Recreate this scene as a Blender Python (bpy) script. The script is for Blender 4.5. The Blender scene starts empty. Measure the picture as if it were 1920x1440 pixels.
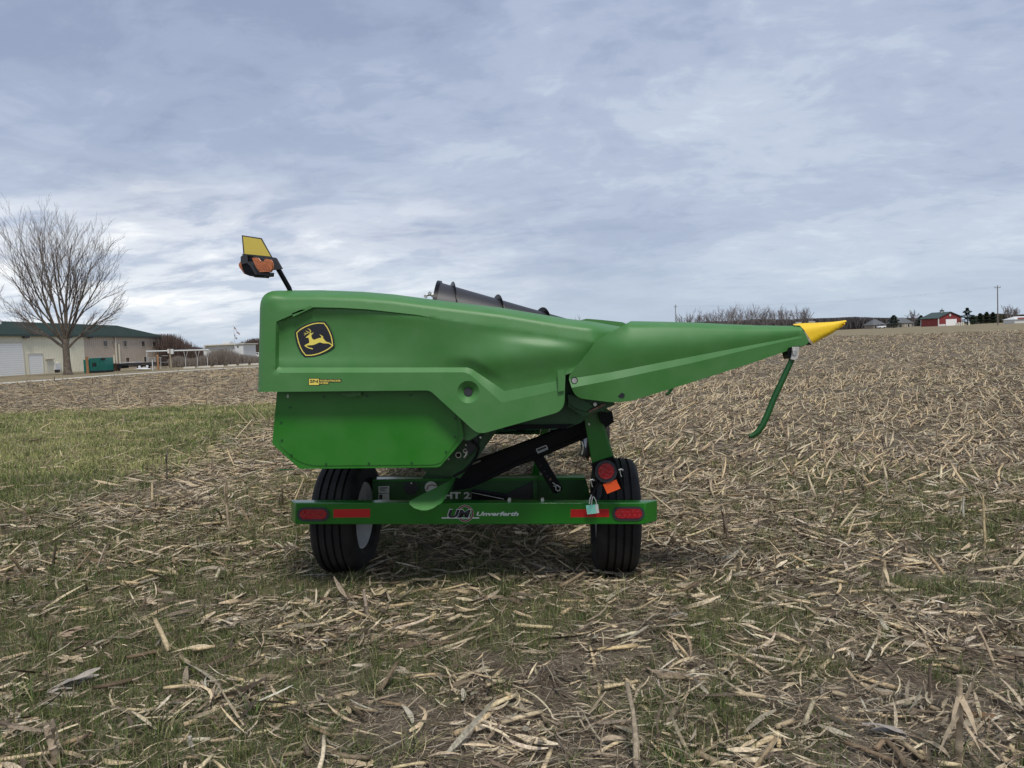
import bpy, math, random
import numpy as np
from mathutils import Vector, Matrix, geometry

# ------------------------------------------------------------ camera, world, sun, exposure
S = bpy.context.scene
COL = S.collection
FPX, CX, CY = 1400.0, 960.0, 720.0       # focal length and centre in photograph pixels
HCAM = 1.6
PITCH = math.atan(77 / FPX)
ROLL = 0.045                              # the side slope the trailer stands on
CAM = Vector((0, 0, HCAM))
MR = Matrix.Translation(CAM) @ Matrix.Rotation(ROLL, 4, 'Y') @ Matrix.Translation(-CAM)
cam_data = bpy.data.cameras.new('camera')
cam_data.sensor_width = 36
cam_data.lens = 36 * FPX / 1920
cam_data.clip_start = 0.05
cam_data.clip_end = 9000
cam = bpy.data.objects.new('camera', cam_data)
COL.objects.link(cam)
cam.matrix_world = MR @ Matrix.Translation(CAM) @ Matrix.Rotation(math.pi / 2 - PITCH, 4, 'X')
S.camera = cam

S.view_settings.view_transform = 'Standard'
S.view_settings.look = 'None'
S.view_settings.exposure = 0.0
S.view_settings.gamma = 1

SUN_EL, SUN_AZ = math.radians(58), math.radians(165)     # azimuth: from +Y towards +X
world = bpy.data.worlds.new('World')
S.world = world
world.use_nodes = True
def build_world():
    nt = world.node_tree; N = nt.nodes; L = nt.links
    N.clear()
    out = N.new('ShaderNodeOutputWorld')
    sky = N.new('ShaderNodeTexSky'); sky.sky_type = 'NISHITA'; sky.sun_disc = False
    sky.sun_elevation = SUN_EL; sky.sun_rotation = SUN_AZ
    b1 = N.new('ShaderNodeBackground'); b1.inputs[1].default_value = 0.09
    L.new(sky.outputs[0], b1.inputs[0])
    tc = N.new('ShaderNodeTexCoord')
    sep = N.new('ShaderNodeSeparateXYZ'); L.new(tc.outputs['Generated'], sep.inputs[0])
    def math_(op, a, b=None, c=None):
        m = N.new('ShaderNodeMath'); m.operation = op
        for i, v in enumerate((a, b, c)):
            if v is None: continue
            if isinstance(v, (int, float)): m.inputs[i].default_value = v
            else: L.new(v, m.inputs[i])
        return m.outputs[0]
    zc = math_('ADD', math_('MAXIMUM', sep.outputs[2], 0.0), 0.20)
    u = math_('DIVIDE', sep.outputs[0], zc)
    v = math_('DIVIDE', sep.outputs[1], zc)
    comb = N.new('ShaderNodeCombineXYZ')
    L.new(u, comb.inputs[0]); L.new(v, comb.inputs[1])
    def noise(scale, det, rough, dist, rot, sc, loc):
        mp = N.new('ShaderNodeMapping'); L.new(comb.outputs[0], mp.inputs[0])
        mp.inputs['Rotation'].default_value = (0, 0, rot); mp.inputs['Scale'].default_value = sc
        mp.inputs['Location'].default_value = loc
        n = N.new('ShaderNodeTexNoise'); L.new(mp.outputs[0], n.inputs['Vector'])
        n.inputs['Scale'].default_value = scale; n.inputs['Detail'].default_value = det
        n.inputs['Roughness'].default_value = rough; n.inputs['Distortion'].default_value = dist
        return n.outputs[0]
    def ramp(x, pts, ease='EASE'):
        r = N.new('ShaderNodeValToRGB'); L.new(x, r.inputs[0]); r.color_ramp.interpolation = ease
        e = r.color_ramp.elements
        e[0].position, e[0].color = pts[0][0], (*pts[0][1], 1)
        e[1].position, e[1].color = pts[-1][0], (*pts[-1][1], 1)
        for p, c in pts[1:-1]:
            k = e.new(p); k.color = (*c, 1)
        return r.outputs[0]
    big = noise(0.55, 4, 0.5, 0.4, 0.5, (1, 1.2, 1), (3.1, 1.7, 0))
    mid = noise(2.3, 9, 0.62, 0.5, 0.4, (1, 1.15, 1), (0.4, 5.2, 0))
    fine = noise(9.0, 7, 0.6, 0.6, 0.3, (1, 1.4, 1), (2, 8, 0))
    f = math_('ADD', math_('MULTIPLY', big, 0.56), math_('ADD', math_('MULTIPLY', mid, 0.32), math_('MULTIPLY', fine, 0.12)))
    cloud = ramp(f, [(0.38, (0.245, 0.298, 0.425)), (0.45, (0.295, 0.350, 0.478)), (0.51, (0.355, 0.412, 0.535)), (0.57, (0.445, 0.503, 0.605)), (0.66, (0.60, 0.655, 0.72))])
    # paler, smoother air towards the horizon
    hz = ramp(sep.outputs[2], [(0.0, (1, 1, 1)), (0.16, (0.25, 0.25, 0.25)), (0.4, (0, 0, 0))])
    mx = N.new('ShaderNodeMix'); mx.data_type = 'RGBA'
    hzf = math_('MULTIPLY', hz, 0.75)
    L.new(hzf, mx.inputs['Factor']); L.new(cloud, mx.inputs['A']); mx.inputs['B'].default_value = (0.42, 0.495, 0.585, 1)
    # thin breaks with white light low on the left, wisps on the right
    st = noise(3.0, 9, 0.6, 0.3, 0.25, (0.9, 1.3, 1), (7.3, 2.6, 0))
    brk = ramp(st, [(0.38, (0.12, 0.12, 0.12)), (0.55, (0.5, 0.5, 0.5)), (0.68, (0.85, 0.85, 0.85))])
    az = math_('ARCTAN2', sep.outputs[0], sep.outputs[1])
    side = N.new('ShaderNodeMapRange'); L.new(az, side.inputs[0])
    side.inputs[1].default_value = 0.12; side.inputs[2].default_value = -0.35; side.inputs[3].default_value = 0.05; side.inputs[4].default_value = 1.0
    low = ramp(sep.outputs[2], [(0.0, (0.05, 0.05, 0.05)), (0.07, (0.9, 0.9, 0.9)), (0.13, (0.8, 0.8, 0.8)), (0.26, (0, 0, 0))])
    bf = math_('MULTIPLY', math_('MULTIPLY', brk, side.outputs[0]), math_('MULTIPLY', low, 1.1))
    mx2 = N.new('ShaderNodeMix'); mx2.data_type = 'RGBA'
    L.new(bf, mx2.inputs['Factor']); L.new(mx.outputs['Result'], mx2.inputs['A']); mx2.inputs['B'].default_value = (0.96, 0.965, 0.95, 1)
    b2 = N.new('ShaderNodeBackground'); b2.inputs[1].default_value = 1.28
    L.new(mx2.outputs['Result'], b2.inputs[0])
    ms = N.new('ShaderNodeMixShader'); ms.inputs[0].default_value = 0.95
    L.new(b1.outputs[0], ms.inputs[1]); L.new(b2.outputs[0], ms.inputs[2])
    L.new(ms.outputs[0], out.inputs[0])
build_world()

sd = bpy.data.lights.new('sun', 'SUN')
sd.energy = 2.7; sd.angle = math.radians(13); sd.color = (1.0, 0.955, 0.88)
sun = bpy.data.objects.new('sun', sd); COL.objects.link(sun)
sdir = Vector((math.sin(SUN_AZ) * math.cos(SUN_EL), math.cos(SUN_AZ) * math.cos(SUN_EL), math.sin(SUN_EL)))
sun.rotation_euler = sdir.to_track_quat('Z', 'Y').to_euler()
sun.location = (-10, -10, 30)

# ------------------------------------------------------------ helpers
rnd = random.Random(7)
def F(px, py, Y):
    """point at depth Y in the trailer's own (side-tilted) frame"""
    a = (px - CX) / FPX; b = (CY - py) / FPX
    dy = math.cos(PITCH) + b * math.sin(PITCH)
    dz = -math.sin(PITCH) + b * math.cos(PITCH)
    t = Y / dy
    return Vector((a * t, Y, HCAM + dz * t))
def W(px, py, Y):
    return MR @ F(px, py, Y)
def kx(px):
    return (px - CX) / FPX
def gz(x, y):
    """terrain height: side slope by the trailer, level further away"""
    x = np.asarray(x, float); y = np.asarray(y, float)
    near = (-ROLL * (x + 0.072) + 0.0016) * np.exp(-(x * x + (y - 5) ** 2) / 17.0 ** 2)
    far = 0.0027 * np.clip(y - 60, 0, 240) * np.clip((x + 0.02 * y) / 30, 0, 1)
    left = 0.004 * np.clip(-x - 45, 0, 60) * np.clip((y - 50) / 40, 0, 1)
    return near + far + left
def micro(x, y):
    return (0.012 * np.sin(x * 2.1 + 1.3 * np.sin(y * 1.1)) * np.cos(y * 1.7 + x * 0.6)
            + 0.008 * np.sin(x * 5.3 + y * 3.1) * np.cos(y * 6.1 - x * 2.2)
            + 0.004 * np.sin(x * 13 - y * 9) * np.cos(y * 15 + x * 7) - 0.008)
def gzm(x, y):
    return gz(x, y) + micro(x, y)
def _h(ix, iy, seed):
    n = (ix.astype(np.int64) * 374761393 + iy.astype(np.int64) * 668265263 + seed * 974634777) & 0x7fffffff
    n = ((n ^ (n >> 13)) * 1274126177) & 0x7fffffff
    return ((n ^ (n >> 16)) & 0xffff) / 65535.0
def vnoise(x, y, seed=0):
    x = np.asarray(x, float); y = np.asarray(y, float)
    ix = np.floor(x); iy = np.floor(y); fx = x - ix; fy = y - iy
    fx = fx * fx * (3 - 2 * fx); fy = fy * fy * (3 - 2 * fy)
    a = _h(ix, iy, seed); b = _h(ix + 1, iy, seed); c = _h(ix, iy + 1, seed); d = _h(ix + 1, iy + 1, seed)
    return (a * (1 - fx) + b * fx) * (1 - fy) + (c * (1 - fx) + d * fx) * fy
def fbm(x, y, seed=0):
    return 0.5 * vnoise(x, y, seed) + 0.3 * vnoise(x * 2.1 + 5, y * 2.1, seed + 1) + 0.2 * vnoise(x * 4.3, y * 4.3 + 9, seed + 2)
def sstep(a, b, x):
    t = np.clip((np.asarray(x, float) - a) / (b - a), 0, 1)
    return t * t * (3 - 2 * t)

def mat(name, col, rough=0.6, metal=0.0, var=0.12, vscale=6.0, bump=0.0, bscale=40.0, coat=0.0, spec=0.5, col2=None, emis=None, trans=0.0):
    m = bpy.data.materials.new(name); m.use_nodes = True
    nt = m.node_tree; N = nt.nodes; L = nt.links
    p = N['Principled BSDF']
    p.inputs['Roughness'].default_value = rough; p.inputs['Metallic'].default_value = metal
    p.inputs['Specular IOR Level'].default_value = spec
    p.inputs['Coat Weight'].default_value = coat; p.inputs['Coat Roughness'].default_value = 0.12
    if trans: p.inputs['Transmission Weight'].default_value = trans
    tc = N.new('ShaderNodeTexCoord')
    n = N.new('ShaderNodeTexNoise'); n.inputs['Scale'].default_value = vscale; n.inputs['Detail'].default_value = 5
    L.new(tc.outputs['Object'], n.inputs['Vector'])
    mx = N.new('ShaderNodeMix'); mx.data_type = 'RGBA'
    c1 = tuple(min(1, c * (1 - var)) for c in col); c2 = col2 or tuple(min(1, c * (1 + var)) for c in col)
    mx.inputs['A'].default_value = (*c1, 1); mx.inputs['B'].default_value = (*c2, 1)
    mr = N.new('ShaderNodeMapRange'); mr.inputs[1].default_value = 0.3; mr.inputs[2].default_value = 0.7
    L.new(n.outputs[0], mr.inputs[0]); L.new(mr.outputs[0], mx.inputs['Factor'])
    L.new(mx.outputs['Result'], p.inputs['Base Color'])
    rr = N.new('ShaderNodeMapRange'); rr.inputs[3].default_value = max(0.02, rough - 0.06); rr.inputs[4].default_value = min(1, rough + 0.08)
    L.new(n.outputs[0], rr.inputs[0]); L.new(rr.outputs[0], p.inputs['Roughness'])
    if bump:
        n2 = N.new('ShaderNodeTexNoise'); n2.inputs['Scale'].default_value = bscale; n2.inputs['Detail'].default_value = 4
        L.new(tc.outputs['Object'], n2.inputs['Vector'])
        b = N.new('ShaderNodeBump'); b.inputs['Strength'].default_value = bump; b.inputs['Distance'].default_value = 0.01
        L.new(n2.outputs[0], b.inputs['Height']); L.new(b.outputs[0], p.inputs['Normal'])
    if emis:
        p.inputs['Emission Color'].default_value = (*emis[0], 1); p.inputs['Emission Strength'].default_value = emis[1]
    return m
def tint_mat(name, rough=0.8, trans=0.0, streak=0.0, spec=0.25):
    m = bpy.data.materials.new(name); m.use_nodes = True
    nt = m.node_tree; N = nt.nodes; L = nt.links
    p = N['Principled BSDF']; p.inputs['Roughness'].default_value = rough; p.inputs['Specular IOR Level'].default_value = spec
    a = N.new('ShaderNodeAttribute'); a.attribute_name = 'tint'
    src = a.outputs['Color']
    if streak:
        g = N.new('ShaderNodeNewGeometry')
        n = N.new('ShaderNodeTexNoise'); n.inputs['Scale'].default_value = 90; n.inputs['Detail'].default_value = 3
        L.new(g.outputs['Position'], n.inputs['Vector'])
        mr = N.new('ShaderNodeMapRange'); mr.inputs[1].default_value = 0.3; mr.inputs[2].default_value = 0.7
        mr.inputs[3].default_value = 1 - streak; mr.inputs[4].default_value = 1 + streak
        L.new(n.outputs[0], mr.inputs[0])
        vm = N.new('ShaderNodeVectorMath'); vm.operation = 'SCALE'
        L.new(src, vm.inputs[0]); L.new(mr.outputs[0], vm.inputs['Scale']); src = vm.outputs[0]
    L.new(src, p.inputs['Base Color'])
    return m

M = {}
M['hood'] = mat('hood_green', (0.053, 0.198, 0.042), 0.46, var=0.06, vscale=7, col2=(0.072, 0.206, 0.060), bump=0.015, bscale=350, spec=0.5)
M['paint'] = mat('paint_green', (0.011, 0.155, 0.009), 0.30, var=0.10, vscale=5, bump=0.02, bscale=25, spec=0.45, coat=0.5)
M['dpaint'] = mat('dark_paint_green', (0.010, 0.075, 0.015), 0.35, var=0.18, vscale=9, bump=0.03, bscale=60)
M['panel'] = mat('panel_green', (0.016, 0.170, 0.008), 0.36, var=0.07, vscale=6, col2=(0.032, 0.178, 0.020), bump=0.012, bscale=14)
M['black'] = mat('black_paint', (0.005, 0.0055, 0.007), 0.33, var=0.2, vscale=8, bump=0.02, spec=0.15)
M['plastic'] = mat('black_plastic', (0.030, 0.032, 0.038), 0.5, var=0.15, vscale=8, bump=0.03, bscale=120)
M['auger'] = mat('auger_grey', (0.026, 0.026, 0.031), 0.42, var=0.12, vscale=4, bump=0.02, bscale=100)
M['steel'] = mat('zinc_steel', (0.55, 0.54, 0.50), 0.35, 0.85, var=0.2, vscale=30)
M['silver'] = mat('pale_bracket', (0.55, 0.53, 0.49), 0.5, 0.3, var=0.15, vscale=30)
M['yellow'] = mat('yellow_plastic', (0.86, 0.56, 0.02), 0.38, var=0.04, vscale=6)
M['yreflect'] = mat('yellow_reflector', (0.60, 0.47, 0.08), 0.45, var=0.10, vscale=300)
M['dyellow'] = mat('decal_yellow', (0.80, 0.66, 0.12), 0.5, var=0.04)
M['dblack'] = mat('decal_black', (0.012, 0.013, 0.02), 0.4, var=0.05)
M['white'] = mat('decal_white', (0.60, 0.62, 0.60), 0.5, var=0.06)
M['red'] = mat('red_reflector', (0.50, 0.010, 0.010), 0.35, var=0.12, vscale=200)
M['dred'] = mat('decal_red', (0.16, 0.010, 0.015), 0.4, var=0.08)
M['lens'] = mat('red_lens', (0.32, 0.006, 0.014), 0.18, var=0.25, vscale=60, bump=0.4, bscale=70, coat=0.6)
M['lensb'] = mat('lens_bead', (0.42, 0.04, 0.04), 0.12, var=0.1, coat=0.8)
M['amber'] = mat('amber_lens', (0.42, 0.12, 0.035), 0.3, var=0.2, vscale=70, bump=0.4, bscale=90, coat=0.4)
M['orange'] = mat('orange_sticker', (0.95, 0.11, 0.015), 0.6, var=0.03)
M['teal'] = mat('teal_tag', (0.25, 0.66, 0.52), 0.6, var=0.10, vscale=25, bump=0.1)
M['rubber'] = mat('tyre_rubber', (0.013, 0.013, 0.015), 0.75, var=0.35, vscale=7, bump=0.15, bscale=60, col2=(0.034, 0.031, 0.028), spec=0.3)
M['rim'] = mat('rim_white', (0.78, 0.79, 0.80), 0.4, var=0.08, vscale=8)
M['rust'] = mat('rusty_strip', (0.16, 0.09, 0.06), 0.7, var=0.3, vscale=40)
M['wire'] = mat('wire_grey', (0.6, 0.6, 0.56), 0.5)

def link(o, parent=None):
    COL.objects.link(o)
    if parent is not None: o.parent = parent
    return o
def tag(o, label=None, cat=None, group=None, kind=None):
    if label: o['label'] = label
    if cat: o['category'] = cat
    if group: o['group'] = group
    if kind: o['kind'] = kind
    return o
ORG = {}
def root(name, loc, label, cat, group=None, rig=False):
    """Empty at the thing's base. rig: loc and parts are given in the trailer's tilted frame"""
    o = bpy.data.objects.new(name, None); COL.objects.link(o)
    T = Matrix.Translation(Vector(loc))
    o.matrix_world = (MR @ T) if rig else T
    o.empty_display_size = 0.2
    ORG[o] = Vector(loc)
    return tag(o, label, cat, group)
class MB:
    def __init__(s): s.v = []; s.f = []
    def add(s, vs, fs):
        n = len(s.v); s.v += [tuple(v) for v in vs]; s.f += [tuple(i + n for i in f) for f in fs]; return s
    def box(s, a, b):
        (x0, y0, z0), (x1, y1, z1) = a, b
        v = [(x0, y0, z0), (x1, y0, z0), (x1, y1, z0), (x0, y1, z0), (x0, y0, z1), (x1, y0, z1), (x1, y1, z1), (x0, y1, z1)]
        return s.add(v, [(0, 3, 2, 1), (4, 5, 6, 7), (0, 1, 5, 4), (1, 2, 6, 5), (2, 3, 7, 6), (3, 0, 4, 7)])
    def obox(s, c, ax, ay, az):
        """box from centre and three half-axis vectors"""
        c, ax, ay, az = map(Vector, (c, ax, ay, az))
        v = [c + sx * ax + sy * ay + sz * az for sz in (-1, 1) for sx, sy in ((-1, -1), (1, -1), (1, 1), (-1, 1))]
        return s.add(v, [(0, 3, 2, 1), (4, 5, 6, 7), (0, 1, 5, 4), (1, 2, 6, 5), (2, 3, 7, 6), (3, 0, 4, 7)])
    def prism(s, pts, Y, dep):
        """outline in photograph pixels at depth Y, pushed straight back by dep"""
        fr = [F(x, y, Y) for x, y in pts]; bk = [p + Vector((0, dep, 0)) for p in fr]; n = len(pts)
        return s.add(fr + bk, [tuple(range(n)), tuple(range(2 * n - 1, n - 1, -1))] + [(i, (i + 1) % n, (i + 1) % n + n, i + n) for i in range(n)])
    def flat(s, pts, Y):
        return s.add([F(x, y, Y) for x, y in pts], [tuple(range(len(pts)))])
    def tube(s, pts, r, n=8, cap=True):
        pts = [Vector(p) for p in pts]; rs = r if isinstance(r, (list, tuple)) else [r] * len(pts)
        rings = []; up = None
        for i, p in enumerate(pts):
            d = (pts[min(i + 1, len(pts) - 1)] - pts[max(i - 1, 0)]).normalized()
            if up is None:
                up = Vector((0, 0, 1)) if abs(d.z) < 0.9 else Vector((1, 0, 0))
            a = d.cross(up).normalized(); b = a.cross(d).normalized(); up = b
            rings.append([p + rs[i] * (math.cos(2 * math.pi * k / n) * a + math.sin(2 * math.pi * k / n) * b) for k in range(n)])
        v = [q for g in rings for q in g]; f = []
        for i in range(len(rings) - 1):
            f += [(i * n + k, i * n + (k + 1) % n, (i + 1) * n + (k + 1) % n, (i + 1) * n + k) for k in range(n)]
        if cap: f += [tuple(range(n - 1, -1, -1)), tuple((len(rings) - 1) * n + k for k in range(n))]
        return s.add(v, f)
    def lathe(s, prof, c, ax, n=48, closed=False):
        """prof: (offset along axis, radius) about centre c and axis ax"""
        c = Vector(c); ax = Vector(ax).normalized()
        u = ax.cross(Vector((0, 0, 1))).normalized(); w = ax.cross(u)
        v = [c + a * ax + r * (math.cos(2 * math.pi * k / n) * u + math.sin(2 * math.pi * k / n) * w) for a, r in prof for k in range(n)]
        m = len(prof)
        f = [(i * n + k, i * n + (k + 1) % n, ((i + 1) % m) * n + (k + 1) % n, ((i + 1) % m) * n + k) for i in range(m if closed else m - 1) for k in range(n)]
        return s.add(v, f)
    def disc(s, px, py, rpx, Y, dep, n=20):
        return s.prism([(px + rpx * math.cos(2 * math.pi * k / n), py + rpx * math.sin(2 * math.pi * k / n)) for k in range(n)], Y, dep)
    def ribbon(s, pts, w, Y, closed=False):
        """flat stroke in pixels; w a width or a list"""
        n = len(pts); ws = w if isinstance(w, (list, tuple)) else [w] * n; v = []
        for i in range(n):
            if closed: p, q = pts[i - 1], pts[(i + 1) % n]
            else: p, q = pts[max(i - 1, 0)], pts[min(i + 1, n - 1)]
            dx, dy = q[0] - p[0], q[1] - p[1]; l = math.hypot(dx, dy) or 1; nx, ny = -dy / l, dx / l
            v += [F(pts[i][0] + nx * ws[i] / 2, pts[i][1] + ny * ws[i] / 2, Y), F(pts[i][0] - nx * ws[i] / 2, pts[i][1] - ny * ws[i] / 2, Y)]
        m = n if closed else n - 1
        return s.add(v, [(2 * i, 2 * ((i + 1) % n), 2 * ((i + 1) % n) + 1, 2 * i + 1) for i in range(m)])
    def build(s, name, m, parent=None, smooth=None, bevel=0.0, label=None, org=None, rig=False):
        me = bpy.data.meshes.new(name)
        O = ORG[parent] if parent is not None else Vector(org if org is not None else (0, 0, 0))
        me.from_pydata([(x - O.x, y - O.y, z - O.z) for x, y, z in s.v], [], s.f)
        me.materials.append(M[m] if isinstance(m, str) else m)
        if smooth is not None:
            me.polygons.foreach_set('use_smooth', [True] * len(me.polygons))
            me.set_sharp_from_angle(angle=math.radians(smooth))
        me.update()
        o = bpy.data.objects.new(name, me); link(o, parent)
        if parent is None:
            o.matrix_world = (MR @ Matrix.Translation(O)) if rig else Matrix.Translation(O)
        ORG[o] = O
        if bevel:
            b = o.modifiers.new('edge', 'BEVEL'); b.width = bevel; b.segments = 2; b.limit_method = 'ANGLE'; b.angle_limit = math.radians(40)
            me.polygons.foreach_set('use_smooth', [True] * len(me.polygons)); me.set_sharp_from_angle(angle=math.radians(35))
        if label: o['label'] = label
        return o
def kids(o): return [c for c in bpy.data.objects if c.parent == o]
def copy_tree(o, dx, label=None):
    c = o.copy(); COL.objects.link(c)
    c.matrix_world = Matrix.Translation(dx) @ o.matrix_world
    if label: c['label'] = label
    for ch in kids(o):
        d = ch.copy(); COL.objects.link(d); d.parent = c
        for g in kids(ch):
            e = g.copy(); COL.objects.link(e); e.parent = d
    return c

_fc = {}
def text(body, x0, x1, y0, y1, Y, name, m, parent, shear=0.0, bold=0.0, rot=0.0, thick=0.0008):
    """lettering fitted to a pixel box on the surface at depth Y (Y may be a function of px,py)"""
    cu = bpy.data.curves.new(name, 'FONT'); cu.body = body; cu.size = 1; cu.shear = shear; cu.offset = bold; cu.resolution_u = 3
    to = bpy.data.objects.new(name, cu); COL.objects.link(to)
    dg = bpy.context.evaluated_depsgraph_get()
    me = bpy.data.meshes.new_from_object(to.evaluated_get(dg))
    bpy.data.objects.remove(to); bpy.data.curves.remove(cu)
    vs = [v.co.copy() for v in me.vertices]; fs = [tuple(p.vertices) for p in me.polygons]
    bpy.data.meshes.remove(me)
    xa, xb = min(v.x for v in vs), max(v.x for v in vs); ya, yb = min(v.y for v in vs), max(v.y for v in vs)
    cxm, cym = (x0 + x1) / 2, (y0 + y1) / 2; out = []
    for v in vs:
        px = x0 + (v.x - xa) / (xb - xa) * (x1 - x0); py = y1 - (v.y - ya) / (yb - ya) * (y1 - y0)
        dx, dy = px - cxm, py - cym
        px, py = cxm + dx * math.cos(rot) + dy * math.sin(rot), cym - dx * math.sin(rot) + dy * math.cos(rot)
        out.append(F(px, py, (Y(px, py) if callable(Y) else Y) - thick))
    return MB().add(out, fs).build(name, m, parent)

def mass(name, V, Fc, T, m, smooth=False):
    """big numpy mesh. V (n,3), Fc (k,4) or (k,3), T (n,3) tint"""
    me = bpy.data.meshes.new(name); k, c = Fc.shape
    me.vertices.add(len(V)); me.vertices.foreach_set('co', V.astype(np.float32).ravel())
    me.loops.add(k * c); me.loops.foreach_set('vertex_index', Fc.astype(np.int32).ravel())
    me.polygons.add(k); me.polygons.foreach_set('loop_start', np.arange(0, k * c, c, dtype=np.int32))
    me.polygons.foreach_set('loop_total', np.full(k, c, dtype=np.int32))
    if smooth: me.polygons.foreach_set('use_smooth', np.ones(k, dtype=bool))
    me.update(calc_edges=True)
    if T is not None:
        a = me.color_attributes.new('tint', 'FLOAT_COLOR', 'POINT')
        a.data.foreach_set('color', np.c_[T, np.ones(len(T))].astype(np.float32).ravel())
    me.materials.append(m)
    o = bpy.data.objects.new(name, me); COL.objects.link(o)
    return o
# ------------------------------------------------------------ terrain
rng = np.random.default_rng(11)
def grass_w(x, y):
    """how green the ground is, 0..1"""
    n = fbm(x * 0.55 + 3, y * 0.55, 5); n2 = fbm(x * 1.7, y * 1.7 + 4, 9)
    edge = -5.0 + 2.2 * (fbm(y * 0.35 + 2, x * 0.2, 3) - 0.5)
    far = 21.5 + 5 * (fbm(x * 0.3, 2.5 + 0 * y, 21) - 0.5) + 0.25 * (-x - 9)
    band = sstep(0.9, -0.9, x - edge) * sstep(5.6, 7.4, y + 1.5 * (n - .5)) * sstep(1.5, -1.5, y - far)
    nearl = 0.62 * sstep(2.0, -2.2, x) * sstep(9, 6.5, y) * sstep(.36, .60, n)
    gen = 0.58 * sstep(.42, .62, n) * sstep(14, 6, y)
    pat = 0.60 * sstep(.44, .62, n2) * sstep(9, 3, y)
    return np.clip(np.maximum(band, np.maximum(nearl, np.maximum(gen, pat))), 0, 1)
def field_w(x, y):
    """1 inside the stubble field"""
    yl = np.interp(x, [-200, -100, -45, -31, -12, 10, 58, 70, 100, 200], [40, 50, 66, 93, 125, 150, 136, 104, 70, 60])
    return sstep(1.5, -1.5, y - yl)
def build_terrain():
    rs = [0.0] + list(np.geomspace(0.8, 4500, 330)); na = 420
    ang = np.r_[np.linspace(-0.85, 0.85, 300), np.linspace(0.85, 2 * math.pi - 0.85, 122)[1:-1]]
    R, A = np.meshgrid(rs, ang, indexing='ij'); x = R * np.sin(A); y = R * np.cos(A)
    z = gz(x, y) + micro(x, y) * np.exp(-R / 60)
    V = np.c_[x.ravel(), y.ravel(), z.ravel()]; n = len(ang); m = len(rs)
    i, j = np.meshgrid(np.arange(m - 1), np.arange(n), indexing='ij'); j2 = (j + 1) % n
    Fc = np.c_[(i * n + j).ravel(), (i * n + j2).ravel(), ((i + 1) * n + j2).ravel(), ((i + 1) * n + j).ravel()][:, ::-1]
    g = grass_w(x, y); f = field_w(x, y)
    T = np.c_[g.ravel(), f.ravel(), np.clip(R.ravel() / 60, 0, 1)]
    m_ = bpy.data.materials.new('ground'); m_.use_nodes = True; nt = m_.node_tree; N = nt.nodes; L = nt.links
    p = N['Principled BSDF']; p.inputs['Roughness'].default_value = 0.95; p.inputs['Specular IOR Level'].default_value = 0.15
    geo = N.new('ShaderNodeNewGeometry'); at = N.new('ShaderNodeAttribute'); at.attribute_name = 'tint'
    sp = N.new('ShaderNodeSeparateColor'); L.new(at.outputs['Color'], sp.inputs[0])
    def noise(scale, det=6, rough=0.65, sc=(1, 1, 1), rot=0.0, dist=0.0):
        mp = N.new('ShaderNodeMapping'); mp.inputs['Scale'].default_value = sc; mp.inputs['Rotation'].default_value = (0, 0, rot)
        L.new(geo.outputs['Position'], mp.inputs[0])
        n_ = N.new('ShaderNodeTexNoise'); n_.inputs['Scale'].default_value = scale; n_.inputs['Detail'].default_value = det
        n_.inputs['Roughness'].default_value = rough; n_.inputs['Distortion'].default_value = dist
        L.new(mp.outputs[0], n_.inputs['Vector']); return n_.outputs[0]
    def ramp(x_, pts):
        r = N.new('ShaderNodeValToRGB'); L.new(x_, r.inputs[0]); e = r.color_ramp.elements
        e[0].position, e[0].color = pts[0][0], (*pts[0][1], 1); e[1].position, e[1].color = pts[-1][0], (*pts[-1][1], 1)
        for q, c in pts[1:-1]: k = e.new(q); k.color = (*c, 1)
        return r.outputs[0]
    def mix(fac, a, b):
        mx = N.new('ShaderNodeMix'); mx.data_type = 'RGBA'
        if isinstance(fac, float): mx.inputs['Factor'].default_value = fac
        else: L.new(fac, mx.inputs['Factor'])
        for k, v in (('A', a), ('B', b)):
            if isinstance(v, tuple): mx.inputs[k].default_value = (*v, 1)
            else: L.new(v, mx.inputs[k])
        return mx.outputs['Result']
    soil = ramp(noise(7, 9), [(0.3, (0.022, 0.014, 0.009)), (0.5, (0.045, 0.030, 0.021)), (0.7, (0.095, 0.070, 0.050))])  # soil colour darkened to stand for shade in the gaps between litter
    frag = ramp(noise(46, 8, 0.75, (1, 2.6, 1), 0.3, 0.6), [(0.35, (0.055, 0.043, 0.032)), (0.5, (0.17, 0.14, 0.105)), (0.58, (0.30, 0.25, 0.18)), (0.72, (0.42, 0.37, 0.28))])
    near = mix(ramp(noise(1.6, 5), [(0.35, (0.3,) * 3), (0.6, (0.85,) * 3)]), soil, frag)
    farc = ramp(noise(2.2, 9, 0.8, (1, 0.6, 1), 0.2, 0.4), [(0.3, (0.085, 0.070, 0.050)), (0.5, (0.155, 0.132, 0.100)), (0.7, (0.27, 0.235, 0.180))])
    base = mix(sp.outputs['Blue'], near, farc)
    grs = ramp(noise(9, 8, 0.7), [(0.3, (0.025, 0.035, 0.014)), (0.5, (0.075, 0.095, 0.034)), (0.7, (0.22, 0.24, 0.095))])
    gf = N.new('ShaderNodeMath'); gf.operation = 'MULTIPLY'; gf.inputs[1].default_value = 0.9; L.new(sp.outputs['Red'], gf.inputs[0])
    base = mix(gf.outputs[0], base, grs)
    lawn = ramp(noise(0.35, 9, 0.7, (0.5, 1, 1)), [(0.3, (0.150, 0.125, 0.072)), (0.5, (0.225, 0.185, 0.115)), (0.7, (0.30, 0.245, 0.155))])
    base = mix(sp.outputs['Green'], lawn, base)
    L.new(base, p.inputs['Base Color'])
    b = N.new('ShaderNodeBump'); b.inputs['Strength'].default_value = 0.8; b.inputs['Distance'].default_value = 0.02
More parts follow.
